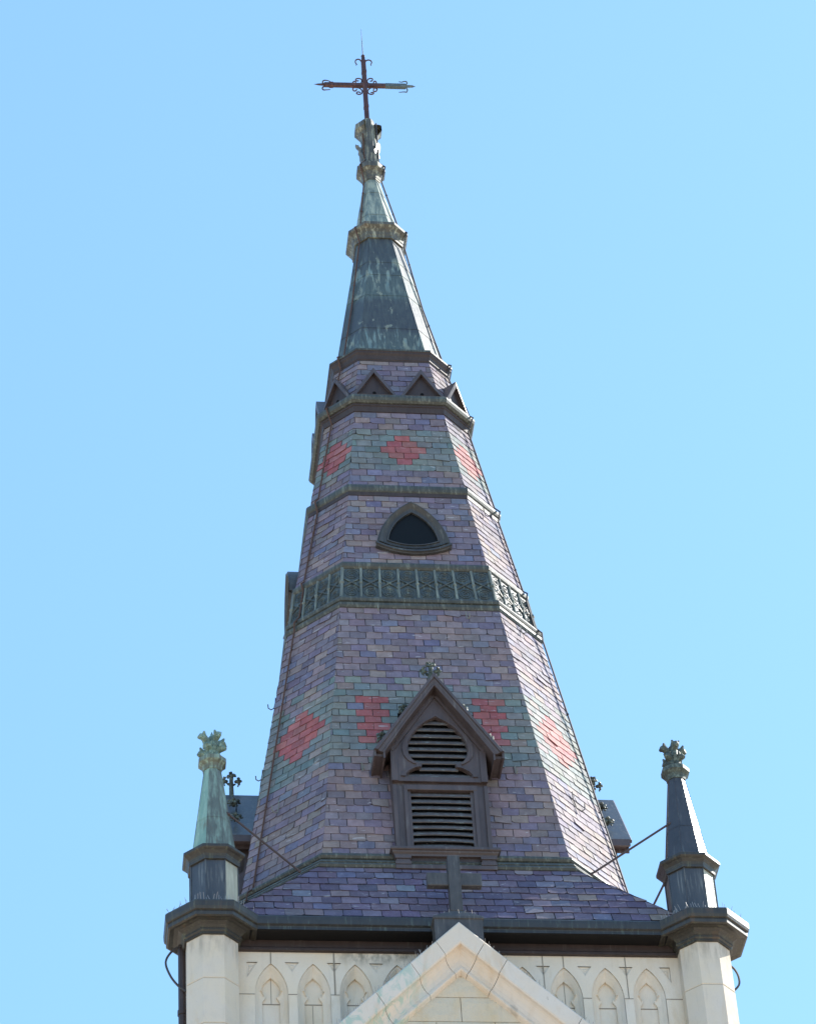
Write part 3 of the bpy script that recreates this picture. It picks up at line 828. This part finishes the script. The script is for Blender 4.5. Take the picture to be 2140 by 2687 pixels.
def dormer_frame():
    out = [(-.612, 1.125), (.612, 1.125), (.612, 1.62), (0, 2.56), (-.612, 1.62)]
    mb = plate(out, [full(trefoil())[::-1]], -BY, .06)
    # raised ring round the opening
    A = full(trefoil(.075)); B = full(trefoil(.012))
    A = [(x, max(z, 1.20)) for x, z in A]
    f = lambda lp, y: [(x, y, z) for x, z in lp]
    mb.grid([f(A, -BY), f(A, -BY-.016), f(B, -BY-.018), f(B, -BY+.05)], False, 0, True)
    # raised borders
    for s_ in (-1, 1):
        x = sorted((s_*.535, s_*.618)); mb.box(x[0], x[1], -BY-.020, -BY+.02, 1.122, 1.61)
        a = Vector((s_*.60, -BY-.012, 1.60)); b = Vector((s_*.02, -BY-.012, 2.49))
        mb.beam(a, b, .05, .03, (0, -1, 0))
        # side cheeks
        mb.box(*sorted((s_*.56, s_*.612)), -BY+.05, -1.9, 1.06, 1.66)
        # lower jambs: outer strip, recessed field, inner strip
        mb.box(*sorted((s_*.562, s_*.612)), -BY-.012, -2.2, .04, 1.062, 0, .006)
        mb.box(*sorted((s_*.470, s_*.562)), -BY+.028, -2.2, .04, 1.060)
        mb.box(*sorted((s_*.425, s_*.472)), -BY-.006, -2.2, .04, 1.062, 0, .006)
        mb.box(*sorted((s_*.383, s_*.426)), -BY+.022, -2.2, .04, 1.058)
    # lintel and recessed transom
    mb.box(-.470, .470, -BY-.010, -2.3, .985, 1.066, 0, .005)
    mb.box(-.60, .60, -BY+.045, -2.25, 1.060, 1.13)
    mb.box(-.425, .425, -BY+.012, -2.3, 1.13, 1.192, 0, .006)
    mb.xf(lambda p: p+Vector((DX-.012, 0, 0)))
    return mb
def slats():
    mb = MB()
    def slat(z, hw, bow, yo=0.0):
        rows = []
        for i in range(9):
            u = -1+2*i/8; b = bow*(1-u*u)
            j = random.uniform(-.0015, .0015)
            rows.append([(u*hw, -BY+.030+yo, z+b+j), (u*hw, -BY+.022+yo, z+b+.008+j), (u*hw, -BY+.026+yo, z+b+.040+j), (u*hw, -BY+.058+yo, z+b+.080), (u*hw, -BY+.066+yo, z+b+.074), ])
        mb.grid(rows, True, 0, True)
    n = 9
    for i in range(n): slat(.085+i*.1015, .40, .020*(1-i/(n-1))**1.2+random.uniform(-.002, .002))
    for i in range(9): slat(1.20+i*.1065, .43 if i != 1 else .25, 0.004)
    mb.xf(lambda p: p+Vector((DX-.012, 0, 0)))
    return mb
def dormer_sill():
    mb = MB()
    prof = [(2.45, .052), (2.66, .050), (2.685, .040), (2.69, .005), (2.68, -.005), (2.665, -.012), (2.66, -.03), (2.64, -.05), (2.635, -.075), (2.50, -.078)]
    sgm = lambda y: (y-2.45)*.42+.575
    rows = []
    for y, z in prof:
        a = sgm(y) if y > 2.5 else .60
        a = min(.70, max(.62, .70-(2.69-y)*.9))
        rows.append([(-a, -2.35, z), (-a, -y, z), (a, -y, z), (a, -2.35, z)])
    mb.grid(rows[::-1])
    mb.poly(rows[0][::1]); mb.poly(rows[-1][::-1])
    for s_ in (-1, 1):
        for w0, w1, y, z0, z1 in ((.44, .645, 2.66, -.125, -.078), (.455, .63, 2.645, -.165, -.125), (.44, .64, 2.66, -.215, -.165)):
            mb.box(*sorted((s_*w0, s_*w1)), -y, -2.5, z0, z1, 0, .004)
    mb.box(-.64, .64, -2.665, -2.5, -.285, -.225, 0, .005)
    mb.box(-.44, .44, -2.60, -2.5, -.226, -.078, 1)
    mb.xf(lambda p: p+Vector((DX-.012, 0, 0)))
    return mb
dorm = dormer_frame().build('dormer', M['brown'], spire)
dormer_roof().build('dormer_roof', [M['brown'], M['roof_copper']], dorm)
slats().build('louvre', M['louvre'], dorm)
vb = MB(); vb.grid([[(-.50, -2.47, .0), (-.50, -2.47, 2.3)], [(.50, -2.47, .0), (.50, -2.47, 2.3)]], False, 0, True)
vb.build('louvre_backing', M['void'], dorm)
dormer_sill().build('dormer_sill', [M['brown'], M['brown_dark']], dorm)
fn = MB()
fx = DX-.02
FYC = -2.50
fn.tube([(fx, FYC, 2.55), (fx, FYC, 2.85), (fx, FYC, 2.97), (fx, FYC, 3.10)], .036, 7, 0, [1.1, .9, .8, .7])
leaf_cluster(fn, (fx, FYC, 3.06), .085, (0, 0, 1), 3)
for d in ((1, 0, .1), (-1, 0, .1), (0, -1, .1), (0, 1, .1)):
    leaf_cluster(fn, (fx+d[0]*.055, FYC+d[1]*.055, 2.985), .088, d, 3)
fn.build('dormer_finial', M['bloom_dark'], dorm)
for s_ in (-1, 1):
    for xx, zz in ((.415, 2.34), (.725, 1.875)):
        ck = MB(); leaf_cluster(ck, (DX-.018+s_*(xx-.06), FYC, zz-.02), .115, (s_*.83, -.05, .55), 5)
        ck.build('crocket', M['bloom_dark'], dorm)
for kq in (1, 2, 3): turn_copy(dorm, kq*math.pi/2, spire)

# ------------------------------------------------------------------ iron cross
CX = -.040
cross = thing('iron_cross', 'rusty wrought iron cross with scrolls and forked ends on top of the spire', 'cross', (CX, 0, 16.3))
mb = MB()
for i in range(6):
    z = 16.30+i*.29
    mb.box(CX-.036, CX+.036, -.036, .036, z, z+.29, 0, .004)
    if i in (1, 4): mb.box(CX-.041, CX+.041, -.041, .041, z+.26, z+.32, 0, .004)
mb.box(CX-.027, CX+.027, -.027, .027, 18.04, 18.14, 0, .004)
mb.blob((CX, 0, 18.15), .035, n=8, m=6, j=.03)
mb.build('upright', M['iron'], cross)
mb = MB(); tl = 1.9
tz = lambda x: 17.415+(x-CX)*math.tan(R(tl))
mb.beam((-.72, 0, tz(-.72)), (.30, 0, tz(.30)), .062, .064)
mb.beam((-.64, 0, tz(-.64)), (-.57, 0, tz(-.57)), .076, .078)
mb.build('crossbar', M['iron'], cross)
mb = MB(); mb.beam((.302, 0, tz(.302)), (.645, 0, tz(.645)), .066, .070)
for i in range(9): mb.beam((.32+i*.037, 0, tz(.32+i*.037)), (.332+i*.037, 0, tz(.332+i*.037)), .072, .076)
mb.build('crossbar_wrap', M['iron_green'], cross, 'pale verdigris sleeve on the right arm')
def curl(pts, mat, name='scroll', r=.013, taper=True):
    # smooth the polyline
    P = [Vector((x, 0, z)) for x, z in pts]; out = []
    for i in range(len(P)-1):
        a, b, c, d = P[max(i-1, 0)], P[i], P[i+1], P[min(i+2, len(P)-1)]
        for q in range(4):
            t = q/4
            out.append(.5*((2*b)+(c-a)*t+(2*a-5*b+4*c-d)*t*t+(3*b-a-3*c+d)*t**3))
    out.append(P[-1]); n = len(out)
    m_ = MB(); m_.tube(out, r, 6, 0, [1-.45*(i/(n-1))**2 for i in range(n)] if taper else None)
    m_.build(name, mat, cross)
curl([(-.06, 17.985), (-.078, 18.033), (-.109, 18.071), (-.149, 18.064), (-.174, 18.023), (-.17, 17.972), (-.154, 17.939), (-.168, 17.919)], M['iron'])
curl([(-.013, 18.008), (.015, 18.05), (.056, 18.066), (.092, 18.045), (.101, 17.996), (.084, 17.955), (.089, 17.926)], M['iron'])
curl([(-.70, 17.385), (-.745, 17.439), (-.734, 17.488), (-.701, 17.504), (-.662, 17.499), (-.617, 17.482)], M['iron'])
curl([(-.70, 17.385), (-.753, 17.312), (-.742, 17.264), (-.703, 17.263), (-.624, 17.276)], M['iron'])
curl([(.640, 17.454), (.673, 17.514), (.663, 17.562), (.623, 17.559), (.583, 17.543), (.537, 17.55)], M['iron_green'])
curl([(.640, 17.434), (.672, 17.358), (.656, 17.298), (.616, 17.299), (.524, 17.284)], M['iron_green'])
for q in ([(.052, 17.531), (.088, 17.543), (.097, 17.589), (.064, 17.602), (.024, 17.578), (.005, 17.518), (.023, 17.47), (.061, 17.444), (.107, 17.457), (.114, 17.516), (.14, 17.537), (.158, 17.503), (.14, 17.463)],
          [(-.138, 17.528), (-.178, 17.525), (-.186, 17.564), (-.142, 17.588), (-.095, 17.57), (-.086, 17.522), (-.108, 17.462), (-.142, 17.43), (-.187, 17.447), (-.192, 17.499), (-.217, 17.509), (-.24, 17.472), (-.227, 17.434)],
          [(-.18, 17.311), (-.194, 17.277), (-.227, 17.269), (-.245, 17.307), (-.231, 17.347), (-.159, 17.351), (-.114, 17.325), (-.09, 17.268), (-.106, 17.209), (-.153, 17.187), (-.188, 17.213), (-.163, 17.248), (-.118, 17.234)],
          [(.108, 17.34), (.1, 17.291), (.125, 17.273), (.155, 17.304), (.155, 17.353), (.064, 17.366), (.009, 17.294), (.012, 17.227), (.057, 17.2), (.099, 17.223), (.091, 17.251), (.052, 17.239)]):
    curl(q, M['iron'], 'scroll', .0115, False)
mb = MB(); mb.tube([(-.71, 0, 17.395), (-.76, 0, 17.395), (-.82, 0, 17.393), (-.895, 0, 17.392)], .022, 6, 0, [.8, 1, .8, .05]); mb.build('spear_tip', M['iron'], cross)
mb = MB(); mb.tube([(.64, 0, 17.44), (.70, 0, 17.444), (.76, 0, 17.446), (.812, 0, 17.448)], .026, 6, 0, [.9, 1, .85, .05]); mb.build('spear_tip', M['iron_green'], cross)
mb = MB(); mb.tube([(CX, 0, 18.15), (CX-.001, 0, 18.5), (CX-.003, 0, 18.85)], .009, 5, 0, [1, .7, .3]); mb.build('lightning_rod', M['wire'], cross)

# ------------------------------------------------------------------ corner pinnacles
def pinnacle(cx, cy, label, mats, rotz=0.0):
    P = thing('corner_pinnacle', label, 'pinnacle', (cx, cy, -1.30), 'copper pinnacles on the corner turrets')
    mb = MB()
    sweep(mb, [(.284, -.62), (.284, -1.28)], KR, None, cx, cy, 0, mats['drumface'])
    for j in range(8):
        p = oct_ring(.287, KR*.287, 0, cx, cy)[j]
        mb.tube([(p[0], p[1], -1.28), (p[0], p[1], -.62)], .009, 5)
    mb.build('drum', mats['drum'], P)
    mb = MB()
    sweep(mb, [(.22, -.375), (.27, -.40), (.365, -.455), (.378, -.465), (.378, -.50), (.366, -.515), (.345, -.53), (.318, -.565), (.308, -.595), (.312, -.60), (.308, -.635), (.27, -.645)], KR, None, cx, cy)
    mb.build('drum_cornice', mats['cornice'], P)
    mb = MB()
    rr = lambda z: .258+(.099-.258)*(z+.40)/1.30
    for a, b in ((-.40, .06), (.06, .93)):
        sweep(mb, [(rr(b)+.001, b+.004), (rr(a)+.005, a)], KR, None, cx, cy, 0, mats['spface'])
    for j in range(8):
        p = oct_ring(rr(-.4)+.002, KR*rr(-.4), -.4, cx, cy)[j]; q = oct_ring(rr(.92)+.002, KR*rr(.92), .92, cx, cy)[j]
        mb.tube([p, q], .006, 5)
    mb.build('spirelet', mats['sp'], P)
    mb = MB()
    sweep(mb, [(.08, 1.085), (.12, 1.075), (.166, 1.06), (.172, 1.05), (.172, .995), (.160, .985), (.130, .955), (.118, .92), (.116, .90), (.112, .885), (.095, .88)], KR, None, cx, cy)
    mb.build('collar', mats['collar'], P)
    mb = MB()
    mb.tube([(cx, cy, 1.04), (cx, cy, 1.2), (cx, cy, 1.36)], .06, 8, 0, [1.1, .85, .75])
    mb.blob((cx, cy, 1.39), .055, sc_=(1, 1, 1.3), n=8, m=6, j=.04)
    mb.tube([(cx, cy, 1.42), (cx, cy, 1.48), (cx, cy, 1.525)], .03, 6, 0, [1, .6, .05])
    for tier, (z0, out, rise, n, ph) in enumerate(((1.09, .100, .13, 4, 45), (1.17, .112, .22, 4, 10))):
        for i in range(n):
            a = R(ph+rotz+i*360/n); d = Vector((math.cos(a), math.sin(a), 0)); t = Vector((-math.sin(a), math.cos(a), 0))
            o = Vector((cx, cy, z0))
            v = random.uniform(.88, 1.12)
            pts = [o+d*.02, o+d*.06*v+Vector((0, 0, rise*.40)), o+d*out*.62*v+Vector((0, 0, rise*.78)), o+d*out*v+Vector((0, 0, rise*.98)), o+d*(out+.045)*v+Vector((0, 0, rise*1.0)), o+d*(out+.075)*v+Vector((0, 0, rise*.84))]
            mb.tube(pts, .046, 7, 0, [1.2, 1.1, .95, 1.05, .95, .5])
            e = pts[3]
            for sg in (-1, 1):
                mb.tube([pts[3], pts[3]+t*sg*.03+d*.02+Vector((0, 0, .03)), pts[3]+t*sg*.05+d*.03+Vector((0, 0, .065))], .028, 6, 0, [1, .95, .4])
    mb.build('foliate_finial', mats['fin'], P)
    return P
pinnacle(-2.962, -3.0, 'green and grey copper pinnacle with leafy top on the left corner turret',
         dict(drum=[M['drum'], M['drum_sunlit'], M['spirelet_grey']], drumface={0: 1, 7: 0}, cornice=M['cap'], sp=[M['spirelet_mixed'], M['spirelet_green']], spface={6: 1, 5: 1}, collar=M['collar_green'], fin=M['bloom']), 20)
pinnacle(2.955, -3.0, 'blackened copper pinnacle with leafy top on the right corner turret',
         dict(drum=[M['drum'], M['drum_sunlit'], M['spirelet_grey']], drumface={0: 1, 1: 1}, cornice=M['cap'], sp=[M['spirelet_dark'], M['spirelet_grey']], spface={0: 1, 1: 1}, collar=M['bloom_dark'], fin=M['bloom_dark']), 0)  # sun-facing drum and spirelet faces get lighter copper as painted sunlight

# ------------------------------------------------------------------ iron stays between pinnacles and roof
def stay(a, b, label):
    mb = MB(); mb.tube([a, b], .0145, 7)
    d = (Vector(b)-Vector(a)).normalized()
    mb.blob(Vector(a)+d*.03, .024, n=8, m=5, j=.03); mb.blob(Vector(b)-d*.02, .024, n=8, m=5, j=.03)
    tag(mb.build('stay_rod', M['rod']), label, 'rod', 'iron stays bracing the pinnacles')
stay((-2.80, -3.10, .20), (-1.86, -2.672, -.38), 'iron stay rod from the left pinnacle down to the front skirt roof')
stay((2.80, -3.10, .18), (1.79, -2.64, -.32), 'iron stay rod from the right pinnacle down to the front skirt roof')
stay((-3.06, -2.84, .20), (-2.68, -1.95, -.40), 'iron stay rod from the left pinnacle to the skirt roof side behind')
stay((3.06, -2.84, .18), (2.66, -1.90, -.38), 'iron stay rod from the right pinnacle to the skirt roof side behind')

# ------------------------------------------------------------------ stone gable in front of the tower
GX, GA, GY = -.066, -1.668, -3.56
SL = 1.43/1.492                   # drop per metre sideways
gable = thing('stone_gable', 'pale stone gable with moulded coping stained green, in front of the tower', 'gable', (GX, -3.25, GZ))
dv = Vector((1, 0, -SL)).normalized()
def cop(s_, t0, t1, first=False):
    # t along the slope from the apex of the outer line, profile: (perpendicular depth, y)
    prof = [(.0, -3.20), (0, GY+.018), (.018, GY), (.205, GY), (.222, GY+.012), (.225, GY+.060), (.24, GY+.090), (.28, GY+.120), (.33, GY+.135), (.385, GY+.130), (.425, GY+.105), (.44, GY+.100), (.452, GY+.112), (.480, GY+.185), (.480, -3.20)]
    d = Vector((s_*dv.x, 0, dv.z)); nn = Vector((-s_*dv.z*-1*-1 if False else 0, 0, 0))
    nrm = Vector((s_*dv.z, 0, -dv.x)) if True else None     # points inwards/down
    rows = []
    A = Vector((GX, 0, GA))
    g_ = .0035
    for t, e in ((t0, g_), (t1, -g_)):
        row = []
        for q, y in prof:
            if first and t == t0:
                # mitre on the centre line
                tt = q*dv.x*0; tm = q*SL*dv.x/dv.x if False else q*(-dv.z)/dv.x
                p = A+d*tm+nrm*q
            else: p = A+d*(t+e+.25*q)+nrm*q
            p = Vector((p.x, y, p.z)); row.append(p)
        rows.append(row)
    mb = MB(); mb.grid(rows, False, 0, s_ > 0)
    mb.poly(rows[0] if s_ < 0 else rows[0][::-1]); mb.poly(rows[1][::-1] if s_ < 0 else rows[1])
    return mb
ap = cop(-1, 0, .415, True); merge(ap, cop(1, 0, .415, True))
assert True
ap.build('coping_stone', M['coping'], gable)
for s_, ts in ((-1, [.415, .86, 1.46, 2.25, 3.1, 4.0]), (1, [.415, .765, 1.92, 2.6, 3.3, 4.0])):
    for a, b in zip(ts, ts[1:]): cop(s_, a, b).build('coping_stone', M['coping'], gable)
# mortar behind the coping joints, tympanum blocks
mb = MB()
inn = .47
mt = MB()
hb = 2.6
mt.poly([(GX-hb, GY+.1, GA-.05-hb*SL), (GX+hb, GY+.1, GA-.05-hb*SL), (GX, GY+.1, GA-.05)])
mt.grid([[(GX-hb, GY+.1, GA-.03-hb*SL), (GX-hb, -3.0, GA-.03-hb*SL)], [(GX, GY+.1, GA-.03), (GX, -3.0, GA-.03)], [(GX+hb, GY+.1, GA-.03-hb*SL), (GX+hb, -3.0, GA-.03-hb*SL)]], False, 0, True)
mt.xf(lambda p: Vector((p.x, p.y+.10, p.z-.04))).build('mortar_bed', M['mortar'], gable)
TY = GY+.175
zi = GA-.60
courses = [(-2.35, -2.632), (-2.640, -2.968), (-2.976, -3.32), (-3.328, -3.68), (-3.688, -4.1)]
cuts = [[], [-.09], [-.395, .30], [-.8, .0, .7], [-.5, .45]]
for (zt, zb_), cc in zip(courses, cuts):
    xs = [-9]+cc+[9]
    for a, b in zip(xs, xs[1:]):
        top_hw = max(0.0, (zi-zt)/SL); bot_hw = max(0.0, (zi-zb_)/SL)
        x0, x1 = max(a+GX*0+.004, GX-bot_hw-.12), min(b-.004, GX+bot_hw+.12)
        if x1 <= x0: continue
        def cl(x, z): 
            h = max(.0, (zi-z)/SL)+.12; return max(GX-h, min(GX+h, x))
        nx, nz = 7, 4
        rows = []
        for i in range(nz+1):
            z = zb_+(zt-zb_)*i/nz
            xa, xb = cl(x0, z), cl(x1, z)
            rows.append([(xa+(xb-xa)*k/nx, TY-(.012+random.uniform(-.004, .006) if 0 < i < nz and 0 < k < nx else 0), z) for k in range(nx+1)])
        b_ = MB(); b_.grid(rows)
        b_.grid([[(p[0], TY+.08, p[2]) for p in rows[0]], rows[0]]); b_.grid([rows[-1], [(p[0], TY+.08, p[2]) for p in rows[-1]]])
        b_.grid([[(r[0][0], TY+.08, r[0][2]) for r in rows], [r[0] for r in rows]], False, 0, True)
        b_.grid([[r[-1] for r in rows], [(r[-1][0], TY+.08, r[-1][2]) for r in rows]], False, 0, True)
        b_.build('tympanum_block', M['rubble'], gable)
gb = MB(); gb.box(GX-2.4, GX+2.4, -3.40, -2.96, GZ, -4.1)
gb.build('gable_wall', M['stone'], gable)

# ------------------------------------------------------------------ copper cross on the gable
PX = -.062
gc = thing('gable_cross', 'plain grey copper cross on a block pedestal behind the gable apex', 'cross', (PX, -3.38, -1.60))
mb = MB()
mb.box(PX-.293, PX+.293, -3.50, -3.27, -1.955, -1.60)
mb.grid([[(PX+sx_*a, -3.385+sy_*b, z) for sx_, sy_ in ((-1, -1), (1, -1), (1, 1), (-1, 1))] for a, b, z in ((.293, .115, -1.60), (.308, .130, -1.592), (.308, .130, -1.566), (.09, .07, -1.455), (.085, .065, -1.44))], True)
mb.poly([(PX-.085, -3.45, -1.44), (PX+.085, -3.45, -1.44), (PX+.085, -3.32, -1.44), (PX-.085, -3.32, -1.44)])
mb.build('pedestal', M['gable_cross'], gc)
mb = MB(); mb.box(PX-.074, PX+.074, -3.455, -3.315, -1.45, -.630, 0, .008)
for s_ in (-1, 1): mb.box(PX+s_*.068-.006, PX+s_*.068+.006, -3.460, -3.45, -1.44, -.64)
o = mb.build('upright', M['gable_cross'], gc)
mb = MB(); mb.box(PX-.335, PX+.335, -3.430, -3.330, -1.060, -.872, 0, .008)
mb.build('arms', M['gable_cross'], gc)

# ------------------------------------------------------------------ conductor cables on the spire
def facept(u, r, sd, off):
    th = sd*math.pi/4
    nh = Vector((math.sin(th), -math.cos(th), 0)); uh = Vector((math.cos(th), math.sin(th), 0))
    return nh, uh
def diag_pt(r, z, frac, side, off=.03, k=K):
    """frac 0 at the far arris, 1 at the front arris of the front diagonal face; side -1 left, +1 right"""
    a = k*r
    far = Vector((side*r, -a, z)); near = Vector((side*a, -r, z))
    p = far+(near-far)*frac
    return p+Vector((side*off, -off, 0))*.7071
lv = [(2.63, -.24), (2.60, -.10), (2.52, 0), (1.80, 4.62), (1.80, 4.76), (1.72, 4.90), (1.65, 5.42), (1.67, 5.54), (1.62, 5.6), (1.385, 7.02), (1.41, 7.2), (1.35, 7.3), (1.085, 8.94), (1.17, 9.18), (1.06, 9.32), (.87, 10.20), (.93, 10.40), (.815, 10.50), (.60, 11.8), (.39, 13.36), (.47, 13.64), (.34, 13.78), (.14, 15.0), (.225, 15.3), (.12, 15.45), (.11, 16.4)]
def twist(pts, r, n=2, step=.02, tw=14):
    mb = MB()
    mb.tube(pts, r, 6)
    return mb
def cable(side, f0, f1, label, r, mat):
    pts = []
    for r_, z in lv:
        f = f0 if z < 4 else (f0+(f1-f0)*min(1, (z-4)/9))
        k = K if z < 10.4 else max(.42, K-.2*(z-10.4)/4.5)
        p = diag_pt(r_, z, f, side, .026, k)
        pts.append(lean(p)+Vector((random.uniform(-.008, .008), random.uniform(-.008, .008), 0)))
    mb = MB(); mb.tube(pts, r, 6)
        # clips
    for (a, b) in zip(pts, pts[1:]):
        if (b-a).length > .6:
            for q in (.3, .7): mb.blob(a+(b-a)*q, r*1.5, n=6, m=4, j=.2)
    return tag(mb.build('conductor_cable', mat), label, 'cable', 'lightning conductor cables on the spire')
cable(-1, .17, .42, 'rust-red conductor cable running up the shaded left face of the spire', .013, M['cable'])
cable(1, .06, .12, 'dark conductor cable running up the sunlit right edge of the spire', .013, M['wire'])

# ------------------------------------------------------------------ hooks, wire loops, spikes, downpipe
def hook(p, outv, label, s=1.0, mat='wire'):
    p = Vector(p); o = Vector(outv).normalized(); t = Vector((0, 0, 1))
    pts = [p+t*.10*s+o*.01, p+o*.015, p-t*.10*s+o*.04*s, p-t*.13*s+o*.085*s, p-t*.10*s+o*.125*s, p-t*.03*s+o*.13*s]
    mb = MB(); mb.tube(pts, .0075, 6)
    tag(mb.build('roof_hook', M[mat]), label, 'hook', 'iron ladder hooks on the spire slates')
rs_ = lambda z: 2.518+(1.765-2.518)*(z/4.66)
hook((-.98, -rs_(1.55)-.01, 1.55), (.15, -1, 0), 'small pale hook on green slates left of the front dormer', .7, 'hook')
hook((1.02, -rs_(1.55)-.01, 1.55), (.15, -1, 0), 'small pale hook on green slates right of the front dormer', .7, 'hook')
hook(diag_pt(rs_(1.28), 1.28, .35, -1, .01), (-.9, -.6, 0), 'hook below the red diamond on the shaded left face', 1.0, 'hook')
hook(diag_pt(rs_(1.35), 1.35, .58, 1, .01), (1, .2, 0), 'hook below the red diamond on the sunlit right face', 1.3)
hook((-rs_(3.6)-.0, -.95, 3.6), (-1, 0, 0), 'upper of two hooks standing out from the left outline of the spire', .9)
hook((-rs_(2.2)-.0, -1.2, 2.2), (-1, 0, 0), 'lower of two hooks standing out from the left outline of the spire', .8)
hook((.62, -1.81, 4.52), (.5, -1, 0), 'hook under the right end of the ornamental band', .7, 'hook')
hook((-.58, -1.82, 4.60), (-.2, -1, 0), 'hook under the left end of the ornamental band', .6, 'hook')
hook(diag_pt(1.76, 4.58, .55, 1, .03), (1, -.3, 0), 'hook under the ornamental band on the sunlit face', .7, 'hook')
hook(diag_pt(1.37, 7.00, .55, 1, .03), (1, -.3, 0), 'hook under the rounded moulding on the sunlit face', .8)

def loop(pts, label):
    mb = MB(); P = [Vector(p) for p in pts]; out = []
    for i in range(len(P)-1):
        a, b, c, d = P[max(i-1, 0)], P[i], P[i+1], P[min(i+2, len(P)-1)]
        for q in range(5):
            t = q/5; out.append(.5*((2*b)+(c-a)*t+(2*a-5*b+4*c-d)*t*t+(3*b-a-3*c+d)*t**3))
    out.append(P[-1])
    mb.tube(out, .014, 6)
    tag(mb.build('wire_loop', M['wire']), label, 'wire')
loop([(-3.36, -2.93, -1.66), (-3.48, -2.93, -1.75), (-3.55, -2.93, -1.90), (-3.50, -2.93, -2.08), (-3.41, -2.93, -2.22), (-3.31, -2.95, -2.32)], 'bent dark wire looping out below the left turret cornice')
loop([(3.30, -3.0, -1.86), (3.37, -3.0, -1.93), (3.41, -3.0, -2.04), (3.40, -3.0, -2.16), (3.31, -3.0, -2.26)], 'bent dark wire looping out below the right turret cornice')

mb = MB(); mb.tube([(-3.345, -2.86, -1.62), (-3.345, -2.86, -2.4), (-3.345, -2.86, -8), (-3.345, -2.86, GZ)], .055, 10)
for z in (-2.6, -4.4, -6.4): mb.tube([(-3.345, -2.86, z), (-3.345, -2.86, z+.06)], .066, 10)
tag(mb.build('downpipe', M['brown_dark']), 'dark brown downpipe on the outer side of the left turret', 'pipe')

def spikes(path, label, n=26, h=.10):
    mb = MB()
    P = [Vector(p) for p in path]
    L = [0]
    for a, b in zip(P, P[1:]): L.append(L[-1]+(b-a).length)
    for a, b in zip(P, P[1:]): mb.beam(a+Vector((0, 0, .004)), b+Vector((0, 0, .004)), .02, .006)
    for i in range(n):
        t = L[-1]*(i+.5)/n; k = 0
        while L[k+1] < t: k += 1
        p = P[k]+(P[k+1]-P[k])*((t-L[k])/(L[k+1]-L[k]))
        tn = (P[k+1]-P[k]).normalized(); sd = tn.cross(Vector((0, 0, 1))).normalized()
        d = (Vector((0, 0, 1))+sd*random.uniform(-.7, .7)+tn*random.uniform(-.35, .35)).normalized()
        mb.tube([p, p+d*h*random.uniform(.7, 1.1)], .0028, 3)
    tag(mb.build('bird_spikes', M['spike']), label, 'bird spikes', 'bird spike strips')
def capring(cx, r=.50, idx=(5, 6, 7, 8, 9)):
    rg = oct_ring(r, KR*r, -1.385, cx, -3); return [rg[i % 8] for i in idx]
spikes(capring(-3), 'bird spikes around the cornice top of the left turret', 46)
spikes(capring(3), 'bird spikes around the cornice top of the right turret', 46)
A = Vector((GX, -3.45, GA))
spikes([A+Vector((-dv.x, 0, dv.z))*t for t in (.45, 2.3)], 'bird spikes along the left slope of the stone gable', 56, .11)
spikes([A+Vector((dv.x, 0, dv.z))*t for t in (.35, 2.3)], 'bird spikes along the right slope of the stone gable', 56, .11)
spikes([(PX-.22, -3.46, -1.53), (PX+.24, -3.46, -1.53)], 'bird spikes on the pedestal below the gable cross', 14, .09)
